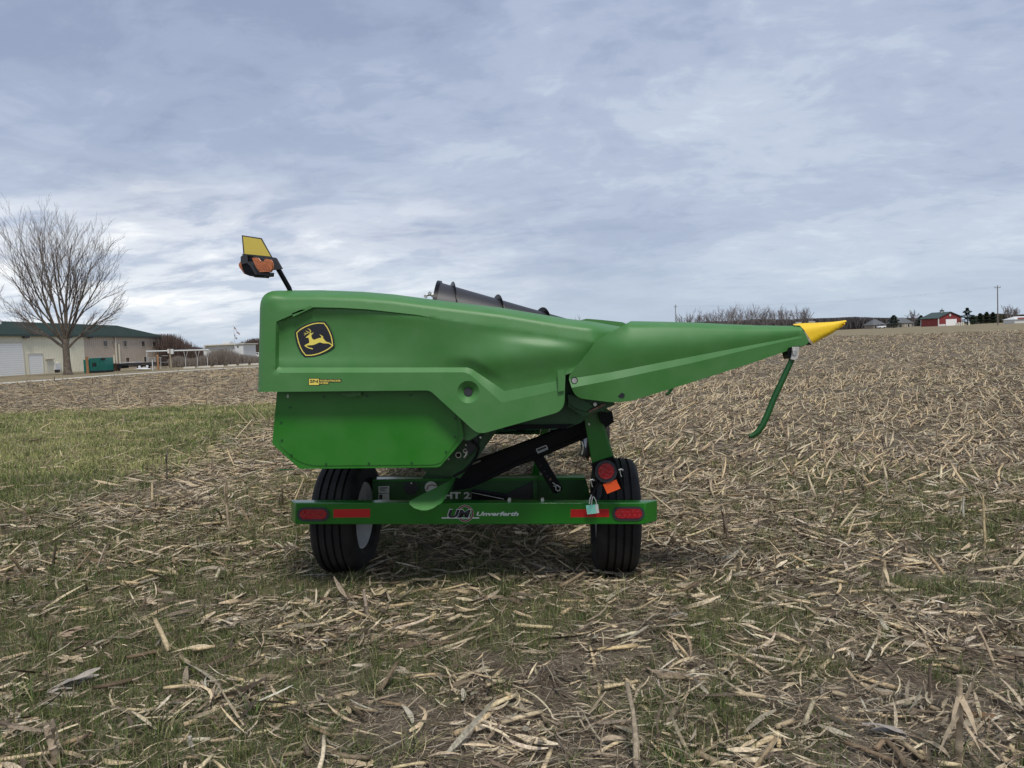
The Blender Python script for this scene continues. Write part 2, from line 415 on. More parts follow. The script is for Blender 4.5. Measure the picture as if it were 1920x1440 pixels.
    L.new(noise(38, 8, 0.7, (1, 1.8, 1)), b.inputs['Height']); L.new(b.outputs[0], p.inputs['Normal'])
    o = mass('ground', V, Fc, T, m_, smooth=True)
    tag(o, kind='structure')
build_terrain()

# ------------------------------------------------------------ what lies on the field
PAL = np.array([(0.46, 0.38, 0.27), (0.36, 0.30, 0.22), (0.27, 0.225, 0.17), (0.56, 0.47, 0.32), (0.20, 0.16, 0.12), (0.31, 0.28, 0.22), (0.105, 0.083, 0.065), (0.42, 0.36, 0.29)])
PW = np.array([.14, .12, .16, .10, .17, .10, .17, .04])
def cap(t, m=.56):
    return t * np.minimum(1, m / t.max(1))[:, None]
def tints(n, light=0.0):
    c = PAL[rng.choice(len(PAL), n, p=PW)]
    return cap(c * (0.85 + 0.55 * rng.random((n, 1)) + light) * np.array([1.0, .98, .935]) * (1 + rng.normal(0, .03, (n, 1)) * np.array([1, 0, -1])))
def place(n, y0, y1, keep=None, spread=0.86, margin=1.2):
    u = rng.random(n * 2); y = np.sqrt(y0 ** 2 + u * (y1 ** 2 - y0 ** 2))
    x = (rng.random(n * 2) * 2 - 1) * (spread * y + margin)
    k = field_w(x, y) > rng.random(len(x)) * .5 + .3
    if keep is not None: k &= rng.random(len(x)) < keep(x, y)
    x, y = x[k][:n], y[k][:n]
    return x, y
def strips(x, y, length, width, K, tint, lift, curl=0.9, pitch=0.15, heading=None, twist=1.4, flat=True):
    """curved ribbons: leaf and husk shreds"""
    n = len(x); th = rng.random(n) * 2 * np.pi if heading is None else heading
    z = gzm(x, y) * 1.0 + rng.random(n) * lift + .004
    dth = rng.normal(0, curl, n) / K; pz = rng.normal(0, pitch, n) + .06
    pts = np.zeros((n, K + 1, 3)); px, py, pz_ = x.copy(), y.copy(), z.copy(); a = th.copy(); s = length / K
    bow = rng.normal(0, .25, n)
    for k in range(K + 1):
        pts[:, k] = np.c_[px, py, pz_]
        e = pz - bow * k / K
        px = px + s * np.cos(a) * np.cos(e); py = py + s * np.sin(a) * np.cos(e); pz_ = pz_ + s * np.sin(e); a = a + dth
    pts[:, :, 2] = np.maximum(pts[:, :, 2], gzm(pts[:, :, 0], pts[:, :, 1]) + .002)
    tw = rng.normal(0, .5, n)[:, None] + rng.normal(0, twist, n)[:, None] * np.linspace(0, 1, K + 1)[None]
    sx, sy = -np.sin(th)[:, None], np.cos(th)[:, None]
    prof = np.sin(np.linspace(.35, np.pi - .25, K + 1))[None] * .9 + .1
    w = width[:, None] * prof / 2
    off = np.stack([sx * w * np.cos(tw), sy * w * np.cos(tw), w * np.sin(tw)], -1)
    V = np.stack([pts + off, pts - off], 2).reshape(-1, 3)
    V[:, 2] = np.maximum(V[:, 2], gzm(V[:, 0], V[:, 1]) - .004)
    b = (np.arange(n) * (K + 1) * 2)[:, None] + np.arange(K)[None] * 2; b = b.ravel()
    Fc = np.c_[b, b + 1, b + 3, b + 2]
    T = np.repeat(tint, (K + 1) * 2, 0) * (0.88 + .24 * rng.random((len(V), 1)))
    return V, Fc, T
def stalks(x, y, length, rad, th, el, tint, z0, sides=6, K=4):
    """broken stalk pieces: node-ringed rods"""
    n = len(x); d = np.c_[np.cos(th) * np.cos(el), np.sin(th) * np.cos(el), np.sin(el)]
    a = np.cross(d, np.tile([0, 0, 1.0], (n, 1)) + 1e-3); a /= np.linalg.norm(a, axis=1)[:, None]; b = np.cross(a, d)
    z = gzm(x, y) + z0; P0 = np.c_[x, y, z]
    t = np.linspace(0, 1, K); rings = []
    bend = rng.normal(0, .03, n)[:, None]
    tt = []
    for k in range(K):
        c = P0 + d * (length * t[k])[:, None] + a * bend * np.sin(np.pi * t[k]) * length[:, None]
        r = rad * (1 - .25 * t[k]) * (1.0 + (.18 if k % 2 else 0))
        ang = 2 * np.pi * np.arange(sides) / sides
        flat = .72
        ring = c[:, None] + r[:, None, None] * (np.cos(ang)[None, :, None] * a[:, None] + flat * np.sin(ang)[None, :, None] * b[:, None])
        rings.append(ring); tt.append(tint * (0.9 + .2 * rng.random((n, 1))) * (.62 if k in (0, K - 1) and K > 3 else 1))
    V = np.stack(rings, 1)                                  # n,K,S,3
    T = np.repeat(np.stack(tt, 1)[:, :, None], sides, 2).reshape(-1, 3)
    base = (np.arange(n) * K * sides)[:, None, None]; k = np.arange(K - 1)[None, :, None] * sides; s = np.arange(sides)[None, None]
    s2 = (s + 1) % sides
    Fc = np.stack([base + k + s, base + k + s2, base + k + sides + s2, base + k + sides + s], -1).reshape(-1, 4)
    caps = []
    if sides == 6:
        for kk in (0, K - 1):
            o = (np.arange(n) * K * sides + kk * sides)
            caps += [np.c_[o, o + 1, o + 2, o + 3], np.c_[o, o + 3, o + 4, o + 5]]
        Fc = np.r_[Fc, np.concatenate(caps)]
    return V.reshape(-1, 3), Fc, T
def blades(x, y, h, w, tint, lean=.6):
    n = len(x); th = rng.random(n) * 2 * np.pi; z = gzm(x, y) - .004
    ln = np.abs(rng.normal(0, lean, n)) * h; fx, fy = np.cos(th), np.sin(th)
    fa = rng.random(n) * np.pi; sx, sy = np.cos(fa) * w / 2, np.sin(fa) * w / 2
    hh = np.sqrt(np.maximum(h ** 2 - (ln * .8) ** 2, (h * .35) ** 2))
    V = np.stack([np.c_[x - sx, y - sy, z], np.c_[x + sx, y + sy, z],
                  np.c_[x + fx * ln * .35 + sx * .8, y + fy * ln * .35 + sy * .8, z + hh * .62], np.c_[x + fx * ln * .35 - sx * .8, y + fy * ln * .35 - sy * .8, z + hh * .62],
                  np.c_[x + fx * ln + sx * .1, y + fy * ln + sy * .1, z + hh * .92], np.c_[x + fx * ln - sx * .1, y + fy * ln - sy * .1, z + hh * .92]], 1).reshape(-1, 3)
    b = np.arange(n) * 6
    Fc = np.r_[np.c_[b, b + 1, b + 2, b + 3], np.c_[b + 3, b + 2, b + 4, b + 5]]
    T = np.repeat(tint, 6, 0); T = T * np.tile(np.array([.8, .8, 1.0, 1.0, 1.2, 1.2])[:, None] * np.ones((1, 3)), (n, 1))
    return V, Fc, T
def merge(name, parts, m):
    Vs, Fs, Ts, o = [], [], [], 0
    for V, Fc, T in parts: Vs.append(V); Fs.append(Fc + o); Ts.append(T); o += len(V)
    return mass(name, np.concatenate(Vs), np.concatenate(Fs), np.concatenate(Ts), m)
U_ = lambda n, a, b: a + (b - a) * rng.random(n)
def bare(x, y): return 1 - .91 * np.clip(grass_w(x, y) * 1.1, 0, 1) * np.where((y > 6.5) & (x < -4), 1, .45)
def clump(x, y): return (0.30 + 1.1 * sstep(.36, .62, fbm(x * 1.5 + 8, y * 1.5, 31)) * (.55 + .45 * sstep(.3, .7, vnoise(x * 5, y * 5, 77))))
def keepf(x, y): return np.clip(bare(x, y) * clump(x, y), 0, 1)
HEAD = math.radians(8)
def headings(n, sd_=.9): return HEAD + rng.normal(0, sd_, n) + np.pi * (rng.random(n) < .5)
leafm = tint_mat('dry_leaf', .92, streak=.35, spec=.1); stalkm = tint_mat('dry_stalk', .92, streak=.3, spec=.08); grassm = tint_mat('grass_blade', .8, spec=.15)
def build_litter():
    P = []
    for (y0, y1, n, K, l0, l1, w0, w1, lift) in ((1.7, 5, 13000, 4, .03, .18, .002, .010, .03), (1.7, 5, 1300, 5, .07, .30, .010, .028, .03), (5, 9, 24000, 3, .05, .26, .003, .013, .03), (5, 9, 2600, 4, .08, .32, .012, .030, .03),
                                                 (9, 17, 34000, 2, .08, .34, .006, .022, .03), (17, 36, 70000, 2, .10, .40, .008, .024, .03), (36, 75, 62000, 1, .2, .6, .02, .042, .03), (75, 150, 30000, 1, .4, 1.1, .05, .10, .03)):
        x, y = place(n, y0, y1, keepf); n = len(x)
        P.append(strips(x, y, U_(n, l0, l1) ** 1.0, U_(n, w0, w1), K, tints(n), lift, heading=headings(n), pitch=.16 if y0 < 36 else .12))
    for (y0, y1, nc, per, s_) in ((1.7, 5, 150, 34, .10), (5, 10, 330, 28, .13), (10, 20, 700, 12, .18)):     # heaps of torn leaf and husk
        cx, cy = place(nc, y0, y1, keepf); nc = len(cx); n = nc * per; k = np.repeat(np.arange(nc), per)
        hd0 = headings(nc, 1.0)[k] + rng.normal(0, .45, n); x = cx[k] + rng.normal(0, s_, n); y = cy[k] + rng.normal(0, s_ * .6, n)
        br = (.65 + .85 * rng.random(nc))[k][:, None]; wd = U_(n, .004, .016) * np.where(rng.random(n) < .18, 2.0, 1)
        P.append(strips(x, y, U_(n, .04, .20), wd, 5 if y0 < 5 else 3, cap(tints(n) * br, .60), .06 if y0 < 10 else .05, curl=1.1, heading=hd0, pitch=.22, twist=1.6))
    merge('leaf_litter', P, leafm)['kind'] = 'stuff'
    P = []
    for (y0, y1, n, l0, l1, w0, w1) in ((1.7, 5, 70000, .015, .09, .0012, .0045), (5, 9, 66000, .02, .10, .002, .006), (9, 17, 32000, .04, .15, .004, .010)):
        x, y = place(n, y0, y1, bare); n = len(x)
        P.append(strips(x, y, U_(n, l0, l1), U_(n, w0, w1), 1, tints(n), .03, heading=headings(n, 1.3), pitch=.25))
    merge('chaff', P, leafm)['kind'] = 'stuff'
    P4, P6 = [], []
    for (y0, y1, n, l0, l1, r0, r1, S_, K) in ((1.8, 6, 950, .04, .24, .007, .0145, 6, 5), (6, 12, 2300, .06, .34, .007, .015, 6, 4), (12, 24, 5200, .15, .55, .009, .016, 4, 3), (24, 50, 8000, .18, .6, .013, .022, 3, 2), (50, 110, 6500, .3, .8, .025, .04, 3, 2)):
        x, y = place(n, y0, y1, keepf); n = len(x)
        t = cap(tints(n, .12) * np.array([1.12, 1.08, .96]), .60); el = np.abs(rng.normal(0, .10, n))
        el = np.where(rng.random(n) < .06, U_(n, .3, 1.2), el)
        hd = np.where((y > 8) & (x > -2), math.radians(66) + rng.normal(0, .33, n), headings(n, .9))
        el = np.where((y > 8) & (x > -2), np.abs(rng.normal(0, .2, n)), el); t = np.where(rng.random((n, 1)) < .35, cap(t * 1.35, .60), t)
        ra = U_(n, r0, r1)
        P6.append(stalks(x, y, U_(n, l0, l1), ra, hd, el, t, ra * .7 + rng.random(n) * .02, S_, K))
    # long pale stalks knocked over in the rows on the right
    a = math.radians(24)
    for (y0, y1, n, S_) in ((7.5, 14, 420, 6), (14, 26, 1000, 4)):
        x, y = place(n * 4, y0, y1, lambda x, y: (x > 1.5) * .9 * (.3 + .7 * sstep(.4, .6, fbm(x * .4, y * .4, 61)))); x, y = x[:n], y[:n]; n = len(x)
        P6.append(stalks(x, y, U_(n, .25, .60), U_(n, .009, .014), math.radians(62) + rng.normal(0, .25, n), np.abs(rng.normal(.12, .14, n)), cap(tints(n, .35) * np.array([1.12, 1.06, .95]), .62), .015 + rng.random(n) * .03, S_, 4 if S_ == 6 else 3))
    # standing stubble in its rows
    for (y0, y1, n, S_, K, rr) in ((2.6, 9, 90, 6, 4, .010), (9, 30, 1300, 4, 3, .011), (30, 80, 2400, 3, 2, .02)):
        x, y = place(n * 3, y0, y1, bare)
        a = math.radians(24); rowc = (-x * math.sin(a) + y * math.cos(a)) / .76; k = np.abs(rowc - np.round(rowc)) < .12
        if y0 < 9: k &= (np.hypot(x - .0, y - 5.3) > 2.2)
        x, y = x[k], y[k]; n = len(x)
        P6.append(stalks(x, y, U_(n, .10, .32), U_(n, .7, 1.2) * rr, rng.random(n) * 6.28, U_(n, .9, 1.57), tints(n, .05), -.01 + 0 * x, S_, K))
    merge('stalk_litter', P6, stalkm)['kind'] = 'stuff'
def build_grass():
    P = []
    GP = np.array([(0.115, 0.165, 0.050), (0.150, 0.200, 0.065), (0.080, 0.125, 0.045), (0.36, 0.38, 0.15), (0.46, 0.45, 0.23)])
    for (y0, y1, n, h0, h1, w0, w1) in ((1.7, 5, 120000, .03, .11, .0018, .0036), (5, 9, 110000, .03, .12, .003, .006), (9, 15, 85000, .04, .12, .006, .011), (15, 28, 90000, .05, .13, .010, .018)):
        x, y = place(n * 3, y0, y1, lambda a, b: grass_w(a, b) * .9 + .02)
        x, y = x[:n], y[:n]; n = len(x)
        q = fbm(x * .8, y * .8 + 7, 41) * .6 + fbm(x * 4, y * 4, 43) * .4
        wy = np.clip((q - (.36 if y0 > 8 else .50)) * 4, 0, 1)[:, None] * (.65 + .35 * rng.random((n, 1)))
        g = GP[rng.integers(0, 3, n)]; yl = GP[rng.integers(3, 5, n)]
        t = (g * (1 - wy * .8) + yl * wy * .8) * (.55 + .8 * rng.random((n, 1)))
        dry = rng.random(n) < .26; t[dry] = (PAL[rng.integers(0, 4, dry.sum())]) * .8
        if y0 < 9:      # gather the blades in tufts
            j = rng.integers(0, n, n); k = rng.random(n) < .75; m = n // 34
            c = rng.integers(0, m, n); x = np.where(k, x[c] + rng.normal(0, .026, n), x); y = np.where(k, y[c] + rng.normal(0, .026, n), y)
        P.append(blades(x, y, U_(n, h0, h1), U_(n, w0, w1), t * (.78 + .26 * sstep(5.5, 10.0, y))[:, None] * np.array([1.04, 1.0, .90]), .95))
    cx, cy = place(900, 1.8, 9, lambda a, b: grass_w(a, b) * .8 + .12); per = 34; nc = len(cx); n = nc * per; k = np.repeat(np.arange(nc), per)
    sz = (.6 + .9 * rng.random(nc))[k]; x = cx[k] + rng.normal(0, .018, n) * sz; y = cy[k] + rng.normal(0, .018, n) * sz
    g = np.array([(.075, .115, .034), (.10, .145, .045), (.055, .085, .03)])[rng.integers(0, 3, n)] * (.7 + .6 * rng.random((n, 1)))
    yl = rng.random(n) < (.12 + .45 * rng.random(nc))[k]; g[yl] = np.array([.34, .32, .16]) * (.7 + .5 * rng.random((yl.sum(), 1)))
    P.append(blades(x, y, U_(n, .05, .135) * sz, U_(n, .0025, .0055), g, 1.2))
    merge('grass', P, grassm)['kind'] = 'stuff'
build_litter()
build_grass()
# ------------------------------------------------------------ corn header and its trailer
def seg_dist(P, poly, closed=False):
    poly = np.asarray(poly, float); A = poly if closed else poly[:-1]; B = np.roll(poly, -1, 0) if closed else poly[1:]
    d = B - A; out = np.full(len(P), 1e9)
    for a, e in zip(A, d):
        w = P - a; t = np.clip((w @ e) / max(1e-9, e @ e), 0, 1)
        out = np.minimum(out, np.hypot(*(w - t[:, None] * e).T))
    return out
def inside(P, poly):
    poly = np.asarray(poly, float); r = np.zeros(len(P), bool); n = len(poly)
    for i in range(n):
        x0, y0 = poly[i]; x1, y1 = poly[(i + 1) % n]
        if y0 == y1: continue
        c = ((y0 > P[:, 1]) != (y1 > P[:, 1])) & (P[:, 0] < (x1 - x0) * (P[:, 1] - y0) / (y1 - y0) + x0)
        r ^= c
    return r
def resample(poly, step, closed=False):
    out = []; n = len(poly)
    for i in range(n if closed else n - 1):
        a, b = poly[i], poly[(i + 1) % n]; k = max(1, int(round(math.hypot(b[0] - a[0], b[1] - a[1]) / step)))
        out += [(a[0] + (b[0] - a[0]) * j / k, a[1] + (b[1] - a[1]) * j / k) for j in range(k)]
    if not closed: out.append(tuple(poly[-1]))
    return out
def rnd_poly(poly, radii):
    """round the corners of an outline; radii: {index: radius}"""
    out = []; n = len(poly)
    for i, p in enumerate(poly):
        r = radii.get(i, 0)
        if not r: out.append(p); continue
        p = Vector((*p, 0)); a = Vector((*poly[i - 1], 0)); b = Vector((*poly[(i + 1) % n], 0))
        s = p + (a - p).normalized() * r; e = p + (b - p).normalized() * r
        for k in range(7):
            t = k / 6; q = s * (1 - t) ** 2 + p * 2 * t * (1 - t) + e * t * t; out.append((q.x, q.y))
    return out
def sheet(outline, depth, Y0, back, feats=(), grid=7, smooth=28, nsharp=2):
    out = resample(outline, 4, True); n = len(out)
    pts = list(out); edges = []
    for ft in feats:
        r = resample(ft, 5); s = len(pts); pts += r; edges += [(s + i, s + i + 1) for i in range(len(r) - 1)]
    o = np.array(out); x0, y0 = o.min(0); x1, y1 = o.max(0)
    g = np.array([(x + (grid / 2 if j % 2 else 0), y) for j, y in enumerate(np.arange(y0, y1, grid * 0.87)) for x in np.arange(x0, x1, grid)])
    g = g[inside(g, o)]; g = g[seg_dist(g, o, True) > 4]
    extra = []
    for off in (1.0, 2.5, 5.0, 8.5, 12.0, 16.0, 20.0):
        for i in range(0, n, 2):
            a, b = np.array(out[i - 1]), np.array(out[(i + 1) % n]); t = (b - a) / (np.linalg.norm(b - a) + 1e-9)
            for sgn in (1, -1): extra.append((out[i][0] - t[1] * off * sgn, out[i][1] + t[0] * off * sgn))
    e = np.array(extra); e = e[inside(e, o)]; d = seg_dist(e, o, True); e = e[d > 0.9]
    g = g[seg_dist(g, o, True) > 21] if len(g) else g
    d = seg_dist(g, o, True)
    allp = pts + [tuple(p) for p in g] + [tuple(p) for p in e]
    for ft in feats:       # keep loose points off the creases
        pass
    V, E, Fa, *_ = geometry.delaunay_2d_cdt([Vector(p) for p in allp], edges, [list(range(n))], 1, 1e-3)
    P = np.array([(v.x, v.y) for v in V]); D = depth(P)
    front = [F(p[0], p[1], Y0 + dd) for p, dd in zip(P, D)]
    T = back(P); bk = [F(p[0], p[1], Y0 + dd + tt) for p, dd, tt in zip(P, D, T)]
    faces = []; cnt = {}
    for f in Fa:
        a = P[f[0]]; b = P[f[1]]; c = P[f[2]]
        if (b[0] - a[0]) * (c[1] - a[1]) - (b[1] - a[1]) * (c[0] - a[0]) > 0: f = list(reversed(f))
        faces.append(tuple(f))
        for i in range(len(f)): cnt.setdefault(frozenset((f[i], f[(i + 1) % len(f)])), []).append((f[i], f[(i + 1) % len(f)]))
    m = len(P)
    bf = [tuple(m + i for i in reversed(f)) for f in faces]
    rim = [(a, m + a, m + b, b) for k, l in cnt.items() if len(l) == 1 for a, b in l]
    mb = MB(); mb.add(front + bk, faces + bf + rim)
    on = np.full(len(P), False); ids = np.full(len(P), -1)
    for q, ft in enumerate(feats[:nsharp]):
        h = seg_dist(P, ft) < .15; on |= h; ids[h] = q
    mb.crease = (on, ids, m)
    return mb
def crease(o, mb):
    on, ids, m = mb.crease; me = o.data
    a = me.attributes.get('sharp_edge') or me.attributes.new('sharp_edge', 'BOOLEAN', 'EDGE')
    v = np.zeros(len(me.edges), bool); a.data.foreach_get('value', v)
    e = np.zeros(len(me.edges) * 2, np.int32); me.edges.foreach_get('vertices', e); e = e.reshape(-1, 2)
    k = (e < m).all(1); e2 = np.where(e < m, e, 0)
    v |= k & on[e2[:, 0]] & on[e2[:, 1]] & (ids[e2[:, 0]] == ids[e2[:, 1]])
    a.data.foreach_set('value', v)

YH = 4.2
hdr = root('corn_header', F(800, 860, 5.2), 'green corn harvester header with yellow snout tip riding on the green trailer', 'harvester header', rig=True)

# --- hood (side shield)
hood_out = rnd_poly([(484, 735), (488, 545), (600, 544), (680, 547), (740, 552), (800, 560), (860, 567.5), (940, 577), (1000, 587), (1060, 597), (1110, 603), (1150, 610),
                     (1172, 614), (1140, 655), (1100, 690), (1075, 698), (1060, 703), (1058, 770), (897, 815), (806, 732)], {1: 32, 17: 20, 18: 16, 19: 8})
TOPL = [(492, 560), (520, 545), (600, 544), (680, 547), (740, 552), (800, 560), (860, 567.5), (940, 577), (1000, 587), (1060, 597), (1110, 603), (1150, 610), (1172, 614)]
LEFTL = [(484, 735), (487, 640), (488, 560)]
U = [(528, 689), (876, 689), (885, 692), (946, 733), (1047, 714), (1110, 700)]
Lo = [(524, 699), (870, 698), (881, 702), (941, 755), (1053, 730), (1110, 716)]
RT = [(518, 603), (548, 590), (587, 576), (640, 577), (690, 580), (780, 590), (868, 605), (960, 621), (1180, 650)]
LFT = [(517, 603), (516, 690)]
recess = [(516, 695)] + [(516, 606)] + RT + [(1180, 690)] + Lo[::-1]
recess = rnd_poly(recess, {0: 7})
band = [(528, 689)] + U[1:] + Lo[::-1][:-1] + [(524, 699), (516, 695)]
EDGE = [p for p in resample(hood_out, 4, True) if p[1] < 733 and (p[0] < 500 or p[1] < 614.5 and p[0] < 1172)]
EDGE = [(484, 735)] + sorted([p for p in EDGE if p[1] > 577 and p[0] < 500], key=lambda p: -p[1]) + sorted([p for p in EDGE if not (p[1] > 577 and p[0] < 500)])
def hood_depth(P):
    u, v = P[:, 0], P[:, 1]
    dt = seg_dist(P, EDGE); amp = .05 + .15 * sstep(488, 570, u)
    q = .97 * (1 - np.clip(dt / 16, 0, 1)); D = amp * (1 - np.sqrt(np.clip(1 - q * q, 0, 1)))
    D += 0.028 * np.clip(1 - dt / 36, 0, 1) * sstep(488, 540, u)
    a = seg_dist(P, U); al = seg_dist(P, Lo); b = seg_dist(P, RT); c = seg_dist(P, LFT)
    inb = inside(P, band); inr = inside(P, recess) & ~inb
    R0 = 0.026 * (1 - .62 * sstep(895, 955, u))
    w = sstep(600, 862, u)
    s = b / (a + b + 1e-6)
    depth = R0 * ((1 - w) + w * np.clip(s, 0, 1))
    depth = depth * np.where(u < 880, np.clip(c / 7, 0, 1), 1)
    step = np.where(u < 868, np.clip(b / 2.0, 0, 1), 1)
    hold = np.clip(a / 18, 0, 1) * sstep(0, 22, b) * sstep(0, 9, np.where(u < 600, c, 99))
    bowl = 0.022 * np.sin(np.pi * np.clip(s, 0, 1)) * (1 - w) * hold
    # swelling that runs forward and then turns in towards the snout
    line = (v - (676 - (u - 900) * 0.14))
    bulge = -0.034 * w * np.exp(-(line / 34) ** 2) * hold * sstep(800, 940, u)
    turn = 0.055 * sstep(1010, 1150, u) * hold
    Din = depth * step + bowl + bulge + turn 
    D = D + np.where(inr, Din, 0)
    t = al / (a + al + 1e-6)
    D = D + np.where(inb, R0 * t * np.clip(c / 7, 0, 1), 0)
    D = D + .16 * sstep(1108, 1168, u)
    # dimple
    r = np.hypot(u - 878, v - 735)
    D = D + np.where((r < 21), 0.036 * np.clip(1 - np.clip(r - 8, 0, 99) / 13, 0, 1), 0)
    return D
circ = lambda x, y, r, n=26: [(x + r * math.cos(2 * math.pi * k / n), y + r * math.sin(2 * math.pi * k / n)) for k in range(n + 1)]
mb = sheet(hood_out, hood_depth, YH, lambda P: 0.022 + 0 * P[:, 0], [U, Lo, RT, LFT, [(523, 603), (523, 687)], circ(878, 735, 21), circ(878, 735, 8), [(548, 592), (588, 578), (640, 579), (690, 582), (780, 592), (860, 605.8)]], grid=6)
hood = mb.build('side_hood', 'hood', hdr, smooth=34); crease(hood, mb)
YHf = lambda px, py: YH + float(hood_depth(np.array([[px, py]]))[0])
MB().disc(878, 735, 8, YHf(878, 735) - 0.006, 0.02).build('hood_plug', 'plastic', hood, smooth=30)
MB().prism([(548, 588), (583, 573.5), (584, 577), (550, 593)], YH + 0.0, 0.045).build('ledge', 'hood', hood, bevel=0.002)
MB().prism([(1046.5, 696), (1055.5, 695), (1057.5, 731), (1048, 733)], YH - 0.016, 0.05).build('end_rib', 'hood', hood, bevel=0.004)

# --- emblem
EMB = [(548 + x / 18, 595 + y / 18) for x, y in [(150, 525), (250, 425), (400, 335), (560, 265), (720, 215), (880, 195), (1070, 200), (1170, 330), (1250, 480), (1310, 640), (1345, 800), (1360, 955), (1230, 1060), (1090, 1140), (930, 1210), (780, 1255), (620, 1280), (455, 1280), (350, 1150), (270, 1000), (210, 830), (170, 660)]]
ecx, ecy = sum(p[0] for p in EMB) / len(EMB), sum(p[1] for p in EMB) / len(EMB)
YE = min(YHf(*p) for p in EMB) - 0.004
badge = [(ecx + (x - ecx) * 1.10, ecy + (y - ecy) * 1.10) for x, y in EMB]
em = MB().prism(badge, YE, 0.035).build('emblem', 'dblack', hood, bevel=0.002)
MB().ribbon(EMB, 1.9, YE - 0.0006, True).build('emblem_border', 'dyellow', hood)
DEER = [(450, 682), (500, 635), (560, 590), (595, 560), (600, 530), (635, 530), (650, 550), (680, 530), (718, 500), (700, 545), (660, 585), (640, 595), (645, 640), (670, 715), (700, 745), (760, 755), (850, 715), (950, 690), (985, 685), (980, 650), (945, 610), (915, 570), (960, 595), (1010, 625), (1048, 655), (1030, 690), (1070, 735), (1110, 790), (1160, 830), (1250, 850), (1300, 890), (1350, 930), (1330, 955), (1280, 915), (1235, 883), (1150, 882), (1050, 877), (990, 862), (940, 845), (890, 855), (800, 900), (720, 930), (650, 940), (560, 943), (490, 955), (470, 962), (540, 1005), (600, 1028), (655, 1033), (690, 1055), (708, 1082), (640, 1070), (570, 1052), (480, 1012), (412, 965), (415, 945), (480, 905), (570, 865), (575, 800), (560, 740), (550, 690), (500, 690)]
px_ = lambda L_: [(548 + x / 18, 595 + y / 18) for x, y in L_]
d = MB().flat(px_(DEER), YE - 0.0009)
for L_, w_ in (([(610, 545), (607, 500), (622, 470), (600, 430), (565, 400), (515, 383)], [2.4, 2.0, 1.7, 1.5, 1.1, .5]), ([(615, 505), (560, 512), (500, 540), (445, 570), (400, 612)], [1.7, 1.5, 1.3, 1.1, .5]),
              ([(560, 512), (510, 480), (440, 450)], [1.4, 1.1, .4]), ([(500, 540), (440, 538), (385, 528)], [1.1, .9, .4])):
    d.ribbon(px_(L_), w_, YE - 0.0010)
d.build('leaping_deer', 'dyellow', hood)
# --- dealer sticker
YS = YHf(600, 715)
MB().prism([(578.3, 709), (599, 709), (599, 710.6), (640.2, 711), (640.2, 716.6), (616.8, 716.9), (616.8, 720.6), (599, 720.8), (599, 723), (578.3, 722.6)], YS - 0.001, 0.003).build('sticker', 'dblack', hood)
MB().flat([(579.4, 710.2), (597.8, 710.2), (597.8, 721.8), (579.4, 721.8)], YS - 0.0016).build('sticker_square', 'dyellow', hood)
text('SN', 581, 596, 712, 717.8, YS - 0.0013, 'sticker_lettering', 'dblack', hood, bold=0.03)
text('SYDENSTRICKER', 599.2, 639.2, 712, 715.6, YS - 0.0007, 'sticker_lettering', 'dyellow', hood, bold=0.025)
text('NOBBE', 599.2, 615.6, 716.5, 720, YS - 0.0007, 'sticker_lettering', 'dyellow', hood, bold=0.025)

# --- snout (outer divider)
SN_OUT = rnd_poly([(1183, 602), (1240, 603), (1300, 604.5), (1360, 607.5), (1420, 610), (1470, 610.8), (1500, 611), (1509, 624), (1517, 641), (1512, 646), (1480, 656.5), (1400, 684), (1300, 716), (1183, 752), (1152, 755), (1078, 746), (1065, 706), (1107, 655), (1116, 639)], {13: 8, 14: 14, 15: 18, 16: 9, 17: 8, 18: 10})
STOP = [(1183, 602), (1240, 603), (1300, 604.5), (1360, 607.5), (1420, 610), (1470, 610.8), (1500, 611)]
U2 = [(1070, 710), (1140, 699), (1300, 668), (1420, 645), (1500, 630)]
L2 = [(1072, 727), (1140, 714), (1300, 680), (1420, 651), (1505, 633)]
BOT2 = [(1078, 746), (1152, 755), (1183, 752), (1300, 716), (1400, 684), (1480, 656.5), (1515, 645)]
band2 = U2 + L2[::-1]
def above(P, poly):
    xs = [p[0] for p in poly]; ys = [p[1] for p in poly]
    return P[:, 1] < np.interp(P[:, 0], xs, ys)
def sn_depth(P):
    u, v = P[:, 0], P[:, 1]
    k = np.clip((u - 1100) / 410, 0, 1); amp = 1 - 0.85 * k
    dt = seg_dist(P, STOP); a = seg_dist(P, U2); al = seg_dist(P, L2); b = seg_dist(P, BOT2)
    rollw = 14 - 6 * k; q = .97 * (1 - np.clip(dt / rollw, 0, 1))
    D = (0.14 * amp + 0.03) * (1 - np.sqrt(np.clip(1 - q * q, 0, 1)))
    ab = above(P, U2); bd = above(P, L2) & ~ab
    h = a / (a + dt + 1e-6)
    up = 0.019 - 0.026 * np.sin(np.pi * np.clip(h / 0.9, 0, 1)) + 0.10 * np.clip(h - 0.45, 0, 1) ** 1.4
    D = D + amp * np.where(ab, up, np.where(bd, 0.019 * al / (a + al + 1e-6), 0.022 * al / (al + b + 1e-6)))
    D = D + 0.22 * k ** 1.3 - 0.035 * (1 - sstep(1065, 1160, u))
    return D
snb = sheet(SN_OUT, sn_depth, YH, lambda P: 0.46 * (1 - 0.80 * np.clip((P[:, 0] - 1100) / 410, 0, 1)) - 0.0 * P[:, 0], [U2, L2], grid=8)
SNf = lambda px, py: YH + float(sn_depth(np.array([[px, py]]))[0])
sn = snb.build('end_snout', 'hood', hdr, smooth=34); crease(sn, snb)
MB().disc(1077, 713.5, 6.5, SNf(1077, 713) - 0.004, 0.02).build('washer', 'black', sn)
MB().disc(1077, 713.5, 5, SNf(1077, 713) - 0.012, 0.02).build('bolt', 'steel', sn)
